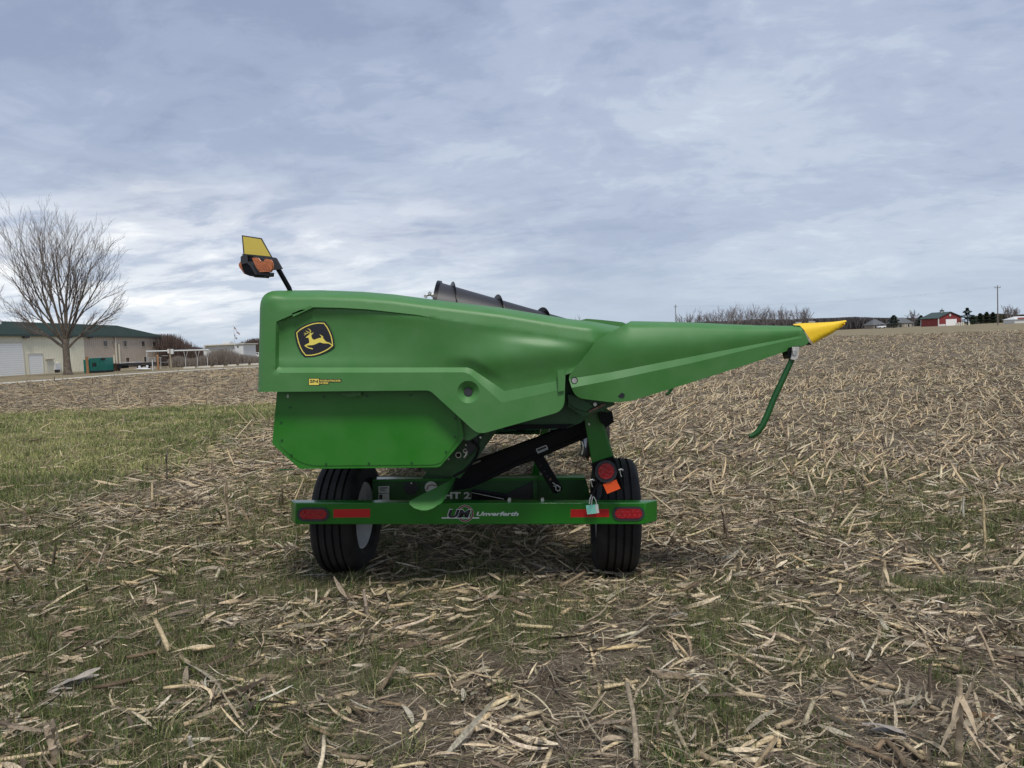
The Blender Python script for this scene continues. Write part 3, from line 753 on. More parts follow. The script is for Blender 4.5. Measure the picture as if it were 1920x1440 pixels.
MB().prism([(1164.5 + 7 * math.cos(t) * 1, 741 + 4.6 * math.sin(t)) for t in np.linspace(0, 2 * math.pi, 17)[:-1]], SNf(1164, 741) - 0.0015, 0.002).build('slot', 'dblack', sn)

# --- yellow point
TIP = rnd_poly([(1487, 607.6), (1500, 606.2), (1530, 605), (1560, 603.6), (1575, 602), (1586, 600.2), (1587.5, 602), (1584, 608.5), (1573, 617), (1558, 626.5), (1540, 636), (1525.5, 644.5), (1517, 633), (1508, 619), (1500, 610.5), (1488, 609.6)], {})
TT = [(1487, 607.6), (1530, 605), (1586, 600.2)]; TB = [(1525, 644.5), (1540, 636), (1558, 626.5), (1573, 617), (1587.5, 602)]
def tip_depth(P):
    a = seg_dist(P, TT); b = seg_dist(P, TB); k = np.clip((P[:, 0] - 1490) / 97, 0, 1)
    s = a / (a + b + 1e-6); q = 1 - np.clip(s / 0.45, 0, 1)
    return 0.075 * (1 - k * 0.7) * (1 - np.sqrt(np.clip(1 - q * q, 0, 1))) + 0.02 * np.clip((s - 0.75) * 4, 0, 1) ** 2 + 0.07 * k
YT = YH + 0.205
tp = sheet(TIP, tip_depth, YT, lambda P: 0.11 * (1 - 0.85 * np.clip((P[:, 0] - 1490) / 97, 0, 1)), grid=5).build('snout_tip', 'yellow', hdr, smooth=40)
for x, y in ((1499, 605.3), (1524, 603.6)):
    MB().prism([(x - 4.8, y - .2), (x - 3.6, y - 1.5), (x + 3.6, y - 1.6), (x + 4.8, y - .3), (x + 4.6, y + 1.4), (x - 4.6, y + 1.4)], YT + 0.09, 0.03).build('bolt', 'steel', tp)
MB().prism([(1500, 642), (1516, 640), (1522, 647), (1512, 646.5), (1488, 655), (1486, 652)], YT + 0.03, 0.10).build('tip_bracket', 'black', hdr)

# --- folding stand under the snout, and a second one far back
def stand(sx, py0, Y, x0, x1):
    pass
sd_ = MB().prism([(1481, 652), (1499, 649), (1497.5, 651.5), (1487, 652), (1486, 661), (1484, 670), (1486, 673), (1480, 673), (1477.5, 661)], YT - 0.03, 0.09).build('stand_bracket', 'black', hdr, bevel=0.002)
MB().prism([(1487.5, 651.3), (1498, 650.6), (1495.5, 671), (1490, 674.5), (1484, 673), (1485.5, 668), (1487, 660)], YT - 0.05, 0.012).build('stand_plate', 'silver', hdr, bevel=0.002)
MB().disc(1490.6, 661, 4.4, YT - 0.058, 0.01).build('bolt', 'steel', hdr)
leg = [(1486, 672), (1470, 706), (1452, 745), (1438, 780), (1430, 797), (1421, 810), (1412, 816.5), (1404.5, 818.5)]
MB().tube([F(x, y, YT - 0.02) for x, y in leg], [.016, .017, .018, .018, .018, .018, .016, .013], 10).build('stand_leg', 'dpaint', hdr, smooth=50)
MB().tube([F(x, y, 7.1) for x, y in [(1266, 712), (1262, 723), (1258, 731), (1254, 737), (1248, 740)]], [.018, .017, .016, .015, .012], 8).build('stand_leg', 'dpaint', hdr, smooth=50)

# --- the row snouts behind the outer one, seen edge-on over its shoulder
PROF = [(1183, 602), (1300, 605), (1420, 611), (1500, 613), (1512, 640), (1400, 682), (1183, 745), (1090, 735), (1075, 700), (1112, 650)]
base = None
for k in range(1, 8):
    Yk = YH + 0.55 + 0.76 * k
    vs, fs = [], []
    for side, thick in ((0, 0), (1, .32)):
        for x, y in PROF:
            kk = min(1, max(0, (x - 1100) / 410)); p = F(x, y, YH)
            vs.append(Vector((p.x * 0.985, YH + 0.16 * kk + (0 if side == 0 else .34 - .32 * kk), p.z - 0.004)))
    n = len(PROF); fs = [tuple(range(n)), tuple(range(2 * n - 1, n - 1, -1))] + [(i, (i + 1) % n, (i + 1) % n + n, i + n) for i in range(n)]
    if base is None:
        base = MB().add([v + Vector((0, Yk - YH, 0)) for v in vs], fs).build('row_snout', 'hood', hdr, bevel=0.02); Y1 = Yk
    else:
        c = base.copy(); COL.objects.link(c); c.parent = hdr; c.location = (0, Yk - Y1, 0)
# shoulder ridge of the next snout
MB().prism([(1090, 603), (1100, 600.6), (1130, 603), (1166, 607), (1178, 612), (1150, 625), (1110, 625)], 4.62, 0.12).build('snout_ridge', 'hood', hdr, bevel=0.01)

# --- body behind the hood (frame, trough and row units across the full width)
def slab(name, m, pts, Y, dep, parent=hdr, bevel=0.004, **k): return MB().prism(pts, Y, dep).build(name, m, parent, bevel=bevel, **k)
slab('trough', 'dpaint', [(540, 580), (700, 565), (800, 575), (900, 600), (1040, 625), (1130, 650), (1140, 745), (1110, 768), (1088, 790), (1062, 800), (945, 803), (900, 780), (880, 800), (860, 812), (560, 800)], 4.46, 5.9, bevel=0.01)
slab('trough_lip', 'black', [(945, 797.5), (1072, 796.5), (1060, 802), (945, 804.5)], 4.44, 5.9)
slab('row_unit', 'dpaint', [(1066, 740), (1150, 752), (1152, 758), (1128, 768), (1106, 776), (1094, 779), (1066, 762)], 4.33, 0.3)
slab('brace', 'dpaint', [(1066, 742), (1090, 748), (1110, 762), (1100, 770), (1082, 765), (1068, 756)], 4.30, 0.02)
slab('wear_strip', 'rust', [(1103, 771.5), (1131, 757), (1135.5, 758.5), (1133, 761), (1105, 774)], 4.28, 0.03, bevel=0)
MB().disc(1115.8, 758.3, 3.4, 4.29, 0.02).build('bolt', 'steel', hdr)
slab('rubber_block', 'black', [(1124, 776), (1132, 772), (1138, 775), (1146, 771), (1149, 783), (1147, 792), (1134, 797), (1128, 792)], 4.55, 0.3)
slab('back_tube', 'dpaint', [(520, 600), (560, 600), (560, 720), (520, 720)], 4.5, 5.8)

# --- lower side panel
lp = slab('lower_panel', 'panel', [(521, 725), (812, 725), (850, 760), (864, 790), (868, 812), (868, 822), (864, 829), (826, 873), (820, 875.5), (562, 878.5), (512, 833), (511, 829)], 4.31, 0.012, bevel=0.002)
inner = rnd_poly([(524, 720), (810, 720), (856, 775), (859, 821), (828, 866), (815, 871), (568, 873), (520, 832)], {0: 4, 2: 25, 3: 8, 5: 8, 6: 30, 7: 20})
MB().prism(inner, 4.3055, 0.004).build('panel_plate', 'panel', lp, bevel=0.0012)
for x, y in ((543.5, 764), (526.5, 791.7), (528, 825.5), (546, 853), (611, 870), (691.5, 868.5), (772, 867.5), (836, 847), (852.5, 819), (853, 785), (607, 744), (687.5, 742.5), (768.5, 741)):
    MB().disc(x, y, 2.0, 4.2995, 0.006, 10).build('bolt', 'dpaint', lp)
slab('latch', 'hood', [(641, 737), (676, 736), (676, 741), (667, 741.5), (666, 743.5), (651, 743.5), (650, 741), (642, 740.5)], 4.28, 0.03)
slab('pin', 'white', [(538, 740), (541, 740), (541, 746), (538, 746)], 4.2994, 0.006, bevel=0)
MB().tube([F(522 + i * 30, 880.5 - i * 0.33, 4.33) for i in range(2)], .004).build('bolt', 'dpaint', lp)

# --- drive end behind the panel
slab('hood_stay', 'hood', [(858, 780), (870, 782), (900, 812), (892, 818), (880, 825), (872, 825), (866, 815), (860, 800)], 4.34, 0.01, bevel=0.002)
slab('gearcase', 'dpaint', [(822, 872), (866, 829), (870, 824), (892, 812), (930, 806), (925, 815), (905, 842), (893, 860), (880, 872), (862, 896), (850, 892), (845, 880), (826, 879)], 4.52, 0.4)
slab('gearcase_cover', 'plastic', [(872, 826), (882, 820), (888, 815), (894, 822), (895.5, 832), (888, 845), (880, 850), (876, 846), (877, 836)], 4.48, 0.04)
slab('guard', 'dpaint', [(913, 808), (921, 806), (898, 850), (886, 862), (880, 872), (872, 874), (878, 862), (890, 850)], 4.46, 0.02)
MB().disc(859.4, 853.4, 5.6, 4.505, 0.02).build('hose_coupling', 'steel', hdr)
MB().disc(859.4, 853.4, 4.0, 4.502, 0.004).build('hose_coupling', 'black', hdr)
MB().disc(872, 845.5, 4.0, 4.505, 0.02).build('bolt', 'steel', hdr)
MB().disc(872, 845.5, 2.4, 4.502, 0.004).build('bolt', 'black', hdr)
for x, y in ((865, 819.5), (874, 834.5), (901, 820.5), (841, 861)): MB().disc(x, y, 1.9, 4.33 if y < 825 else 4.49, 0.02, 10).build('bolt', 'steel', hdr)
slab('trough_pan', 'dpaint', rnd_poly([(788, 874), (828, 874), (862, 880), (852, 892), (835, 891), (810, 888), (795, 882)], {}), 4.62, 0.5)
MB().tube([F(x, y, 4.40) for x, y in ((876, 846), (874, 853), (870, 858))], .006).build('lever', 'steel', hdr)
# light skid blade hanging from the drive end
bl = [(876, 850), (868, 858), (858, 880), (846, 899), (822, 912), (795, 925), (767, 940), (768, 946), (777, 953), (790, 957), (800, 957), (812, 953), (822, 946), (828, 940), (840, 915), (853, 885), (866, 860), (875, 850)]
def bl_Y(x, y): return 4.72 - 0.30 * ((y - 850) / 107.0) ** 1.2
vs = [F(x, y, bl_Y(x, y)) for x, y in bl]; bk = [v + Vector((0, .008, -.004)) for v in vs]; n = len(vs)
L_ = [0, 1, 2, 3, 4, 5, 6, 7, 8, 9, 10]; R_ = [17, 16, 15, 15, 14, 14, 13, 13, 12, 11, 10]
fc = []
for i in range(len(L_) - 1):
    q = []
    for t in (L_[i], R_[i], R_[i + 1], L_[i + 1]):
        if t not in q: q.append(t)
    if len(q) > 2: fc.append(tuple(q))
MB().add(vs + bk, fc + [tuple(j + n for j in reversed(f)) for f in fc] + [(i, (i + 1) % n, (i + 1) % n + n, i + n) for i in range(n)]).build('skid_blade', 'hood', hdr, smooth=25)
MB().tube([F(x, y, bl_Y(x, y) - .006) for x, y in ((876.5, 850), (867, 862), (854, 887), (841, 917), (829, 941), (822, 947))], .005, 8).build('blade_edge', 'paint', hdr, smooth=60)

# --- auger cone with its flighting
A0, A1 = F(818, 586, 4.86), F(1118, 622, 4.86)
ax = (A1 - A0).normalized(); LA = (A1 - A0).length; R0_, R1_ = .195, .030
px_m = 4.86 / FPX
aug = MB().lathe([(0, .02), (0.0, R0_ - .01), (.01, R0_), (LA * .5, (R0_ + R1_) / 2), (LA, R1_), (LA, .001)], A0, ax, 40).build('auger_cone', 'auger', hdr, smooth=40)
w1 = ax.cross(Vector((0, 0, 1))).normalized(); w2 = ax.cross(w1)
vs, fs = [], []; NT = 260; pitch = 85 * px_m * 1.02
for i in range(NT + 1):
    s = LA * i / NT; r = R0_ + (R1_ - R0_) * s / LA; th = 2 * math.pi * (s - 0.085) / pitch + math.pi / 2 * 0
    dirv = w1 * math.sin(th) - w2 * math.cos(th)
    for rr, off in ((r - .004, -.004), (r + .030, -.002), (r + .030, .002), (r - .004, .004)): vs.append(A0 + ax * (s + off) + dirv * rr)
    if i: b = 4 * i; fs += [(b - 4 + j, b - 4 + (j + 1) % 4, b + (j + 1) % 4, b + j) for j in range(4)]
MB().add(vs, fs).build('auger_flighting', 'black', hdr, smooth=60)
MB().lathe([(-.012, R0_ - .03), (-.012, R0_ + .012), (.012, R0_ + .012), (.012, R0_ - .03)], A0, ax, 40, True).build('auger_ring', 'black', hdr, smooth=40)
hw = MB().tube([F(800, 553, 4.8), F(815, 552, 4.8)], .008).tube([F(806, 549, 4.8), F(812, 557, 4.8)], .007).add([], [])
hw.build('auger_bolts', 'steel', hdr)
for x, y in ((797.5, 555.5), (805.5, 549.5)): MB().disc(x, y, 3.2, 4.78, .03, 10).build('nut', 'steel', hdr)

# --- light pod on its arm at the back
YP = 4.3
px3 = lambda L_: [(440 + x / 12, 430 + y / 12) for x, y in L_]
MB().tube([F(549, 560, YP + .06), F(542, 540, YP + .05), F(517.5, 497, YP + .02)], .0145, 12).build('lamp_arm', 'black', hdr, smooth=50)
pod = slab('lamp_bracket', 'plastic', px3([(200, 575), (360, 590), (835, 640), (925, 655), (1050, 875), (905, 895), (840, 900), (820, 780), (420, 650), (270, 640)]), YP - .02, 0.012)
slab('lamp_housing', 'black', px3([(200, 575), (150, 625), (150, 740), (180, 850), (240, 985), (340, 1040), (655, 1060), (655, 1035), (765, 1025), (770, 960), (560, 930), (430, 730), (400, 610)]), YP - .055, 0.085, bevel=0.004)
slab('housing_cheek', 'plastic', px3([(205, 580), (270, 590), (285, 740), (160, 770), (150, 740), (150, 625)]), YP - .063, 0.01)
slab('housing_step', 'plastic', px3([(270, 740), (350, 800), (470, 1000), (765, 1020), (765, 985), (560, 950), (430, 740)]), YP - .062, 0.01)
am = slab('amber_lamp', 'amber', px3([(410, 655), (500, 650), (560, 730), (670, 740), (690, 680), (790, 690), (828, 760), (825, 880), (790, 935), (570, 945), (490, 840)]), YP - .085, 0.03, bevel=0.004)
for i in range(5):
    x = 520 + i * 58; MB().prism(px3([(x - 60 + 20, 760), (x - 40 + 12, 755), (x + 40, 905), (x + 22, 908)]), YP - .089, 0.004).build('lens_rib', 'amber', am)
slab('amber_lamp', 'amber', px3([(130, 745), (100, 790), (110, 840), (220, 990), (265, 1010), (240, 970), (150, 830)]), YP - .03, 0.08, bevel=0.003)
slab('reflector_board', 'plastic', px3([(163, 135), (600, 200), (845, 640), (198, 575)]), YP - .005, 0.008, bevel=0.001)
MB().prism(px3([(185, 160), (590, 222), (812, 612), (222, 552)]), YP - .0065, 0.001).build('reflector_face', 'yreflect', hdr)

# ================= trailer
trl = root('header_trailer', F(900, 1060, 5.3), 'green two-axle header transport trailer with rear light bar under the corn header', 'trailer', rig=True)
YB = 4.70
def tslab(name, m, pts, Y, dep, parent=trl, bevel=0.003, **k): return MB().prism(pts, Y, dep).build(name, m, parent, bevel=bevel, **k)
a, b = F(553.5, 945, YB), F(1210, 941.5, YB); c, d = F(554, 983.5, YB), F(1211, 983, YB)
zt, zb = (a.z + b.z) / 2 + .002, (c.z + d.z) / 2
xl, xr = a.x, b.x; xl2, xr2 = F(546, 960, YB + .09).x, F(1232.5, 960, YB + .09).x
pl = [(xl2, YB + .09), (xl, YB), (xr, YB), (xr2, YB + .09)]
bar = MB().add([(x, y, zb) for x, y in pl] + [(x, y, zt) for x, y in pl], [(0, 3, 2, 1), (4, 5, 6, 7), (0, 1, 5, 4), (1, 2, 6, 5), (2, 3, 7, 6), (3, 0, 4, 7)]).build('rear_light_bar', 'paint', trl, bevel=0.006)
MB().box((F(790, 960, YB).x - .001, YB - .0012, zb + .004), (F(790, 960, YB).x + .001, YB + .01, zt - .004)).build('weld_seam', 'dpaint', bar)
def stadium(cx, cy, hw, r, n=8):
    return [(cx + (hw - r) * s + r * math.cos(t), cy + r * math.sin(t)) for s, t0 in ((1, -math.pi / 2), (-1, math.pi / 2)) for t in [t0 + math.pi * k / n for k in range(n + 1)]]
for cx, cy in ((587, 964.5), (1178.5, 963)):
    g = MB().prism(stadium(cx, cy, 29.5, 12.2), YB - .009, .012).build('tail_lamp', 'plastic', trl, bevel=0.003)
    MB().prism(stadium(cx, cy, 24.5, 8.2), YB - .014, .008).build('lens', 'lens', g, bevel=0.003)
    bd = MB()
    for i in range(10):
        x = cx - 19 + (i // 2) * 9 + (3 if i % 2 else 0); y = cy - 3.6 + 7 * (i % 2)
        bd.disc(x, y, 1.5, YB - .0158, .003, 8)
    bd.build('lens_beads', 'lensb', g)
MB().prism([(625, 955), (694, 954.3), (694, 969.8), (625, 970.5)], YB - .0012, .002).build('red_reflector', 'red', trl)
MB().prism([(1070, 955), (1142, 954.5), (1142, 969.5), (1070, 970)], YB - .0012, .002).build('red_reflector', 'red', trl)
# maker's marks on the bar
ring = lambda r, a0=-2.6, a1=2.55, n=30: [(872.0 + r * math.cos(a0 + (a1 - a0) * k / n), 963 + r * 1.0 * math.sin(a0 + (a1 - a0) * k / n)) for k in range(n + 1)]
R3 = [(830 + x / 12, 935 + y / 12) for x, y in [(370, 225), (420, 180), (500, 160), (590, 185), (655, 250), (680, 330), (665, 405), (610, 470), (540, 505), (470, 500), (410, 470), (380, 440)]]
MB().ribbon(R3, 3.8, YB - .0008).build('logo_ring', 'white', bar)
MB().ribbon(R3, 2.7, YB - .0012).build('logo_ring', 'dred', bar)
MB().flat([(828, 970), (898.5, 970), (898.5, 972.3), (828, 972.3)], YB - .0005).build('logo_underline', 'white', bar)
text('UM', 839.0, 884.5, 954.2, 972.6, YB - .0008, 'lettering', 'white', bar, shear=.25, bold=0.062)
text('UM', 840.3, 883.2, 955.6, 971, YB - .0016, 'lettering', 'dblack', bar, shear=.25, bold=0.048)
text('Unverferth', 893.5, 972.5, 959.4, 967.3, YB, 'lettering', 'white', bar, shear=.25, bold=0.035)
# bolts on the bar top
for x in (955, 1017): MB().disc(x, 937, 3.2, YB + .05, .03, 10).build('bolt', 'steel', trl)

# cross frame behind the bar
YC = 5.25
cf = tslab('cross_frame', 'dpaint', [(699, 901), (1097, 897.5), (1113, 952), (1110, 975), (699, 975)], YC, .10)
MB().prism([(699, 899.2), (1097, 896), (1098, 899.4), (699, 902.6)], YC - .02, .12).build('frame_lip', 'paint', cf, bevel=.002)
tslab('frame_gusset', 'dblack', [(1000, 903), (998, 936), (884.5, 930), (884.5, 917), (905, 919), (950, 926)], YC - .012, .01, bevel=0)
tslab('frame_rib', 'dpaint', [(1000, 902), (1006, 902), (1006, 940), (1000, 940)], YC - .05, .05)
g = MB().disc(770, 914, 16, YC - .01, .02, 28).build('pipe_socket', 'dpaint', cf, smooth=30)
MB().disc(770, 915, 13, YC - .012, .004, 28).build('socket_hole', 'dblack', g)
MB().disc(771, 906, 1.8, YC - .02, .01, 8).build('bolt', 'steel', g)
for y0, y1 in ((912, 924.5), (926, 938)):
    lb = MB().prism([(709.5, y0), (729.8, y0 - .6), (729.8, y1), (709.5, y1)], YC - .002, .003).build('data_label', 'white', cf)
MB().flat([(712, 914), (727, 913.7), (727, 915.8), (712, 916)], YC - .0026).flat([(712, 917.5), (722, 917.4), (722, 918.4), (712, 918.5)], YC - .0026).flat([(712, 920), (725, 920), (725, 921), (712, 921)], YC - .0026).flat([(711, 927.5), (717, 927.5), (717, 936.5), (711, 936.5)], YC - .0026).build('label_print', 'plastic', cf)
MB().disc(808, 914, 11.5, YC - .002, .003, 28).build('round_decal', 'white', cf)
MB().ribbon([(800, 919), (803, 911), (810, 909), (818, 911)], 2, YC - .003).build('decal_mark', 'dred', cf)
text('HT 25', 832.5, 893, 922.5, 935.5, YC, 'lettering', 'white', cf, bold=0.04)
tslab('skid_plate', 'black', [(884.5, 922), (950, 934), (950, 945), (884.5, 945)], YC - .06, .05)
MB().tube([F(885, 923.5, YC - .065), F(945, 936, YC - .065)], .003).build('plate_edge', 'steel', cf)
# main beam running forward, uprights, stub behind blade
p = F(835, 925, 5.4)
MB().box((p.x - .12, 5.35, .42), (p.x + .12, 10.6, .60)).build('main_beam', 'dpaint', trl, bevel=.01)
tslab('saddle', 'dpaint', [(790, 899), (805, 880), (865, 880), (880, 899)], 5.27, .25)
q0, q1 = F(1024, 793, 5.9), F(1001, 900, 5.9)
MB().obox((q0 + q1) / 2, (.030, 0, .0), (0, .03, 0), (q0 - q1) / 2).build('upright', 'paint', trl, bevel=.004)
MB().obox((q0 + q1) / 2 + Vector((.036, 0, 0)), (.006, 0, .0), (0, .032, 0), (q0 - q1) / 2).build('upright_edge', 'steel', trl)

MB().tube([F(x, y, 6.3) for x, y in ((935, 811), (960, 809.5), (1000, 808), (1060, 807))], .006, 6).tube([F(990 + 11 * math.cos(t), 806 + 7 * math.sin(t), 6.25) for t in np.linspace(0, 2 * math.pi, 15)], .004, 5).build('hose', 'black', trl, smooth=60)
MB().prism([(967, 800), (984, 799), (984, 806), (980, 811), (974, 811), (967, 806)], 6.0, .06).build('hose_clamp', 'black', trl)
MB().tube([F(x, y, 4.58) for x, y in ((1126, 902), (1119, 912), (1113, 924), (1111, 931))], .006, 6).build('lamp_cable', 'black', trl, smooth=60)
MB().tube([F(x, y, 4.44) for x, y in ((884, 826), (898, 838), (893, 856), (882, 872), (868, 884), (850, 893))], .008, 8).build('hydraulic_hose', 'black', hdr, smooth=60)
# black header rest, its leg, plate
arm = tslab('rest_arm', 'black', [(850, 918), (856, 896), (868, 876), (900, 864), (1000, 826.5), (1060, 804), (1100, 788), (1140, 776), (1150, 790), (1118, 812), (1060, 836), (1000, 862), (970, 872), (905, 904), (880, 914)], 5.02, .10, bevel=.006)
MB().prism([(862, 884), (900, 867), (1000, 829.5), (1100, 791), (1100, 795), (1000, 834), (902, 871), (864, 888)], 5.0, .03).build('arm_flange', 'black', arm, bevel=.002)
MB().prism([(905, 898), (970, 867), (1060, 831), (1090, 818.5), (1090, 822), (1060, 835), (972, 871.5), (906, 902.5)], 5.0, .03).build('arm_flange', 'black', arm, bevel=.002)
MB().tube([F(x, y, 4.98) for x, y in ((870, 871.5), (882, 871), (892, 867), (901, 863.5))], .008).build('bent_handle', 'steel', arm)
pt = rnd_poly([(1004.5, 842), (1024.5, 834), (1028.5, 843), (1008.5, 851.5)], {0: 2, 1: 2, 2: 2, 3: 2})
MB().prism(pt, 5.017, .004).build('maker_plate', 'white', arm)
MB().prism([(1007, 842.8), (1023.5, 836.3), (1025, 839.8), (1008.6, 846.4)], 5.0155, .001).build('plate_print', 'dblack', arm)
lg = tslab('rest_leg', 'black', [(1000, 862), (1018, 855), (1054.5, 917), (1050, 921), (1042, 925), (1037, 923)], 4.99, .05)
for x, y in ((1014, 873), (1021, 884), (1026, 893), (1030, 899)): MB().disc(x, y, 1.8, 4.988, .003, 10).build('pin_hole', 'dblack', lg)
MB().tube([F(x, y, 4.975) for x, y in ((1036, 905), (1041, 909), (1046, 911), (1050, 914), (1050, 919), (1046, 921), (1042, 918), (1042, 912), (1037, 911))], .004).build('pin_clip', 'steel', lg, smooth=60)
MB().disc(1032, 899, 2.6, 4.98, .02, 10).build('bolt', 'rust', lg)
MB().tube([F(x, y, 5.02) for x, y in ((1090, 828), (1093, 836), (1093, 845), (1091, 852))], .006).build('chain_hook', 'steel', arm)

# green post with round lamp
post = tslab('lamp_post', 'paint', [(1096, 778), (1119, 772), (1146.5, 857), (1112, 869)], 4.62, .05, bevel=.003)
MB().prism([(1119, 771.5), (1124, 770.5), (1152, 859), (1146.5, 857.5)], 4.625, .06).build('post_lit_side', 'hood', post, bevel=.002)  # lighter green than the front: this face's brightness is put into its colour
MB().tube([F(1096.5, 779, 4.615), F(1119, 772.5, 4.615)], .006).build('post_top', 'rust', post)
MB().disc(1104.5, 795.5, 2.2, 4.612, .02, 10).build('bolt', 'steel', post)
br = tslab('lamp_bracket', 'black', [(1109, 870), (1149.5, 856.5), (1170, 914), (1160, 920), (1122, 905)], 4.60, .012)
MB().prism([(1149, 857), (1153, 860), (1171.5, 916), (1167.5, 915)], 4.57, .04).build('bracket_flange', 'black', br)
gm = MB().disc(1136.5, 884, 19.5, 4.575, .03, 32).build('round_lamp', 'plastic', trl, bevel=.005)
MB().disc(1136.5, 883.5, 13.8, 4.563, .03, 32).build('lens', 'lens', gm, bevel=.004)
for x, y in ((1136.5, 877), (1130, 887), (1142, 888), (1136, 884)): MB().disc(x, y, 2.4, 4.5605, .003, 12).disc(x, y, 1.4, 4.5595, .002, 10).build('lens_bead', 'lens', gm)
MB().prism([(1130.5, 908), (1155.5, 899), (1163.5, 916), (1138.5, 926)], 4.585, .0015).build('orange_sticker', 'orange', trl)
for x, y in ((1110, 900), (1164, 881)):
    MB().tube([F(x - 6, y + 1.5, 4.58), F(x + 1, y - 1, 4.58), F(x + 4, y + 1, 4.58)], .007).tube([F(x - 2, y, 4.575), F(x - 1, y + 8, 4.575), F(x + 1, y + 13, 4.575)], .004).build('lock_pin', 'steel', trl, smooth=60)
tslab('lower_strut', 'black', [(1112, 902), (1119, 905), (1117, 930), (1107, 955), (1101, 955), (1106, 935)], 4.80, .02)
tslab('lower_strut', 'plastic', [(1121, 907), (1128, 909), (1127, 930), (1121, 941), (1118, 941), (1120, 928)], 4.83, .02)
MB().tube([F(x, y, 4.66) for x, y in ((1109, 928), (1106, 936), (1105, 945))], .004).tube([F(x, y, 4.66) for x, y in ((1111, 930), (1110, 938), (1109, 947))], .0035).tube([F(x, y, 4.66) for x, y in ((1112, 930), (1117, 938), (1119, 948))], .003).build('wires', 'wire', trl, smooth=60)
tg = MB().prism([(1098.5, 947.5), (1121, 945.5), (1123.5, 962), (1101, 964.5)], 4.655, .0015).build('paper_tag', 'teal', None, org=F(1110, 964, 4.66), rig=True)
tag(tg, 'small pale teal paper tag hanging from wires in front of the light bar', 'tag')
wt = MB().prism([(1116, 946.3), (1121.5, 945.7), (1123.2, 961.5), (1118, 962)], 4.6535, .0008).build('tag_border', 'white', tg)

# wheels
def wheel(cx, cy, cz, R, wd, yaw, first=None):
    w = bpy.data.objects.new('wheel', None); COL.objects.link(w); w.parent = trl
    O = ORG[trl]; w.location = Vector((cx, cy, cz)) - O; w.rotation_euler = (0, 0, yaw)
    ORG[w] = Vector((0, 0, 0))
    if first:
        for ch in kids(first): c_ = ch.copy(); COL.objects.link(c_); c_.parent = w
        return w
    h = wd / 2; gr = []
    prof = [(-h * .74, R * .56), (-h * .96, R * .66), (-h * 1.0, R * .80), (-h * .95, R * .90), (-h * .84, R * .955), (-h * .74, R * .98)]
    for g_ in (-.50, -.17, .17, .50):
        e = h * g_; rr = R * (1 - .022 * (abs(g_) ** 2) * 1.6)
        prof += [(e - .008, rr), (e - .006, rr - .016), (e + .006, rr - .016), (e + .008, rr)]
    prof += [(h * .74, R * .98), (h * .84, R * .955), (h * .95, R * .90), (h * 1.0, R * .80), (h * .96, R * .66), (h * .74, R * .56)]
    MB().lathe(prof, (0, 0, 0), (1, 0, 0), 72).build('tyre', 'rubber', w, smooth=32)
    rp = [(-h * .78, R * .60), (-h * .78, R * .555), (-h * .66, R * .54), (-h * .5, R * .49), (-h * .2, R * .47), (0, R * .40), (.01, R * .18), (.03, R * .16), (.06, R * .15), (.06, .001)]
    MB().lathe([(-a_, r_) for a_, r_ in rp], (0, 0, 0), (1, 0, 0), 48).lathe([(-h * .78, R * .60), (-h * .78, R * .555), (-h * .66, R * .54), (-h * .4, R * .49), (h * .2, R * .47)], (0, 0, 0), (1, 0, 0), 48).build('rim', 'rim', w, smooth=35)
    for k in range(6):
        t = 2 * math.pi * k / 6; MB().tube([(-.03, .095 * math.cos(t), .095 * math.sin(t)), (.02, .095 * math.cos(t), .095 * math.sin(t))], .010, 6).build('lug_nut', 'steel', w)
    return w
w1_ = wheel(.722, 5.215, .39, .40, .30, math.radians(-2))
wheel(-1.158, 5.215, .39, .40, .345, math.radians(-6), w1_)
wheel(1.13, 10.2, .39, .40, .30, math.radians(4), w1_)
wheel(-1.20, 9.6, .39, .40, .33, math.radians(4), w1_)
for ya, xa, xb in ((5.22, -1.08, .66), (10.2, -1.12, 1.05)): MB().tube([(xa, ya, .39), (xb, ya, .39)], .045, 10).build('axle', 'dpaint', trl, smooth=50)
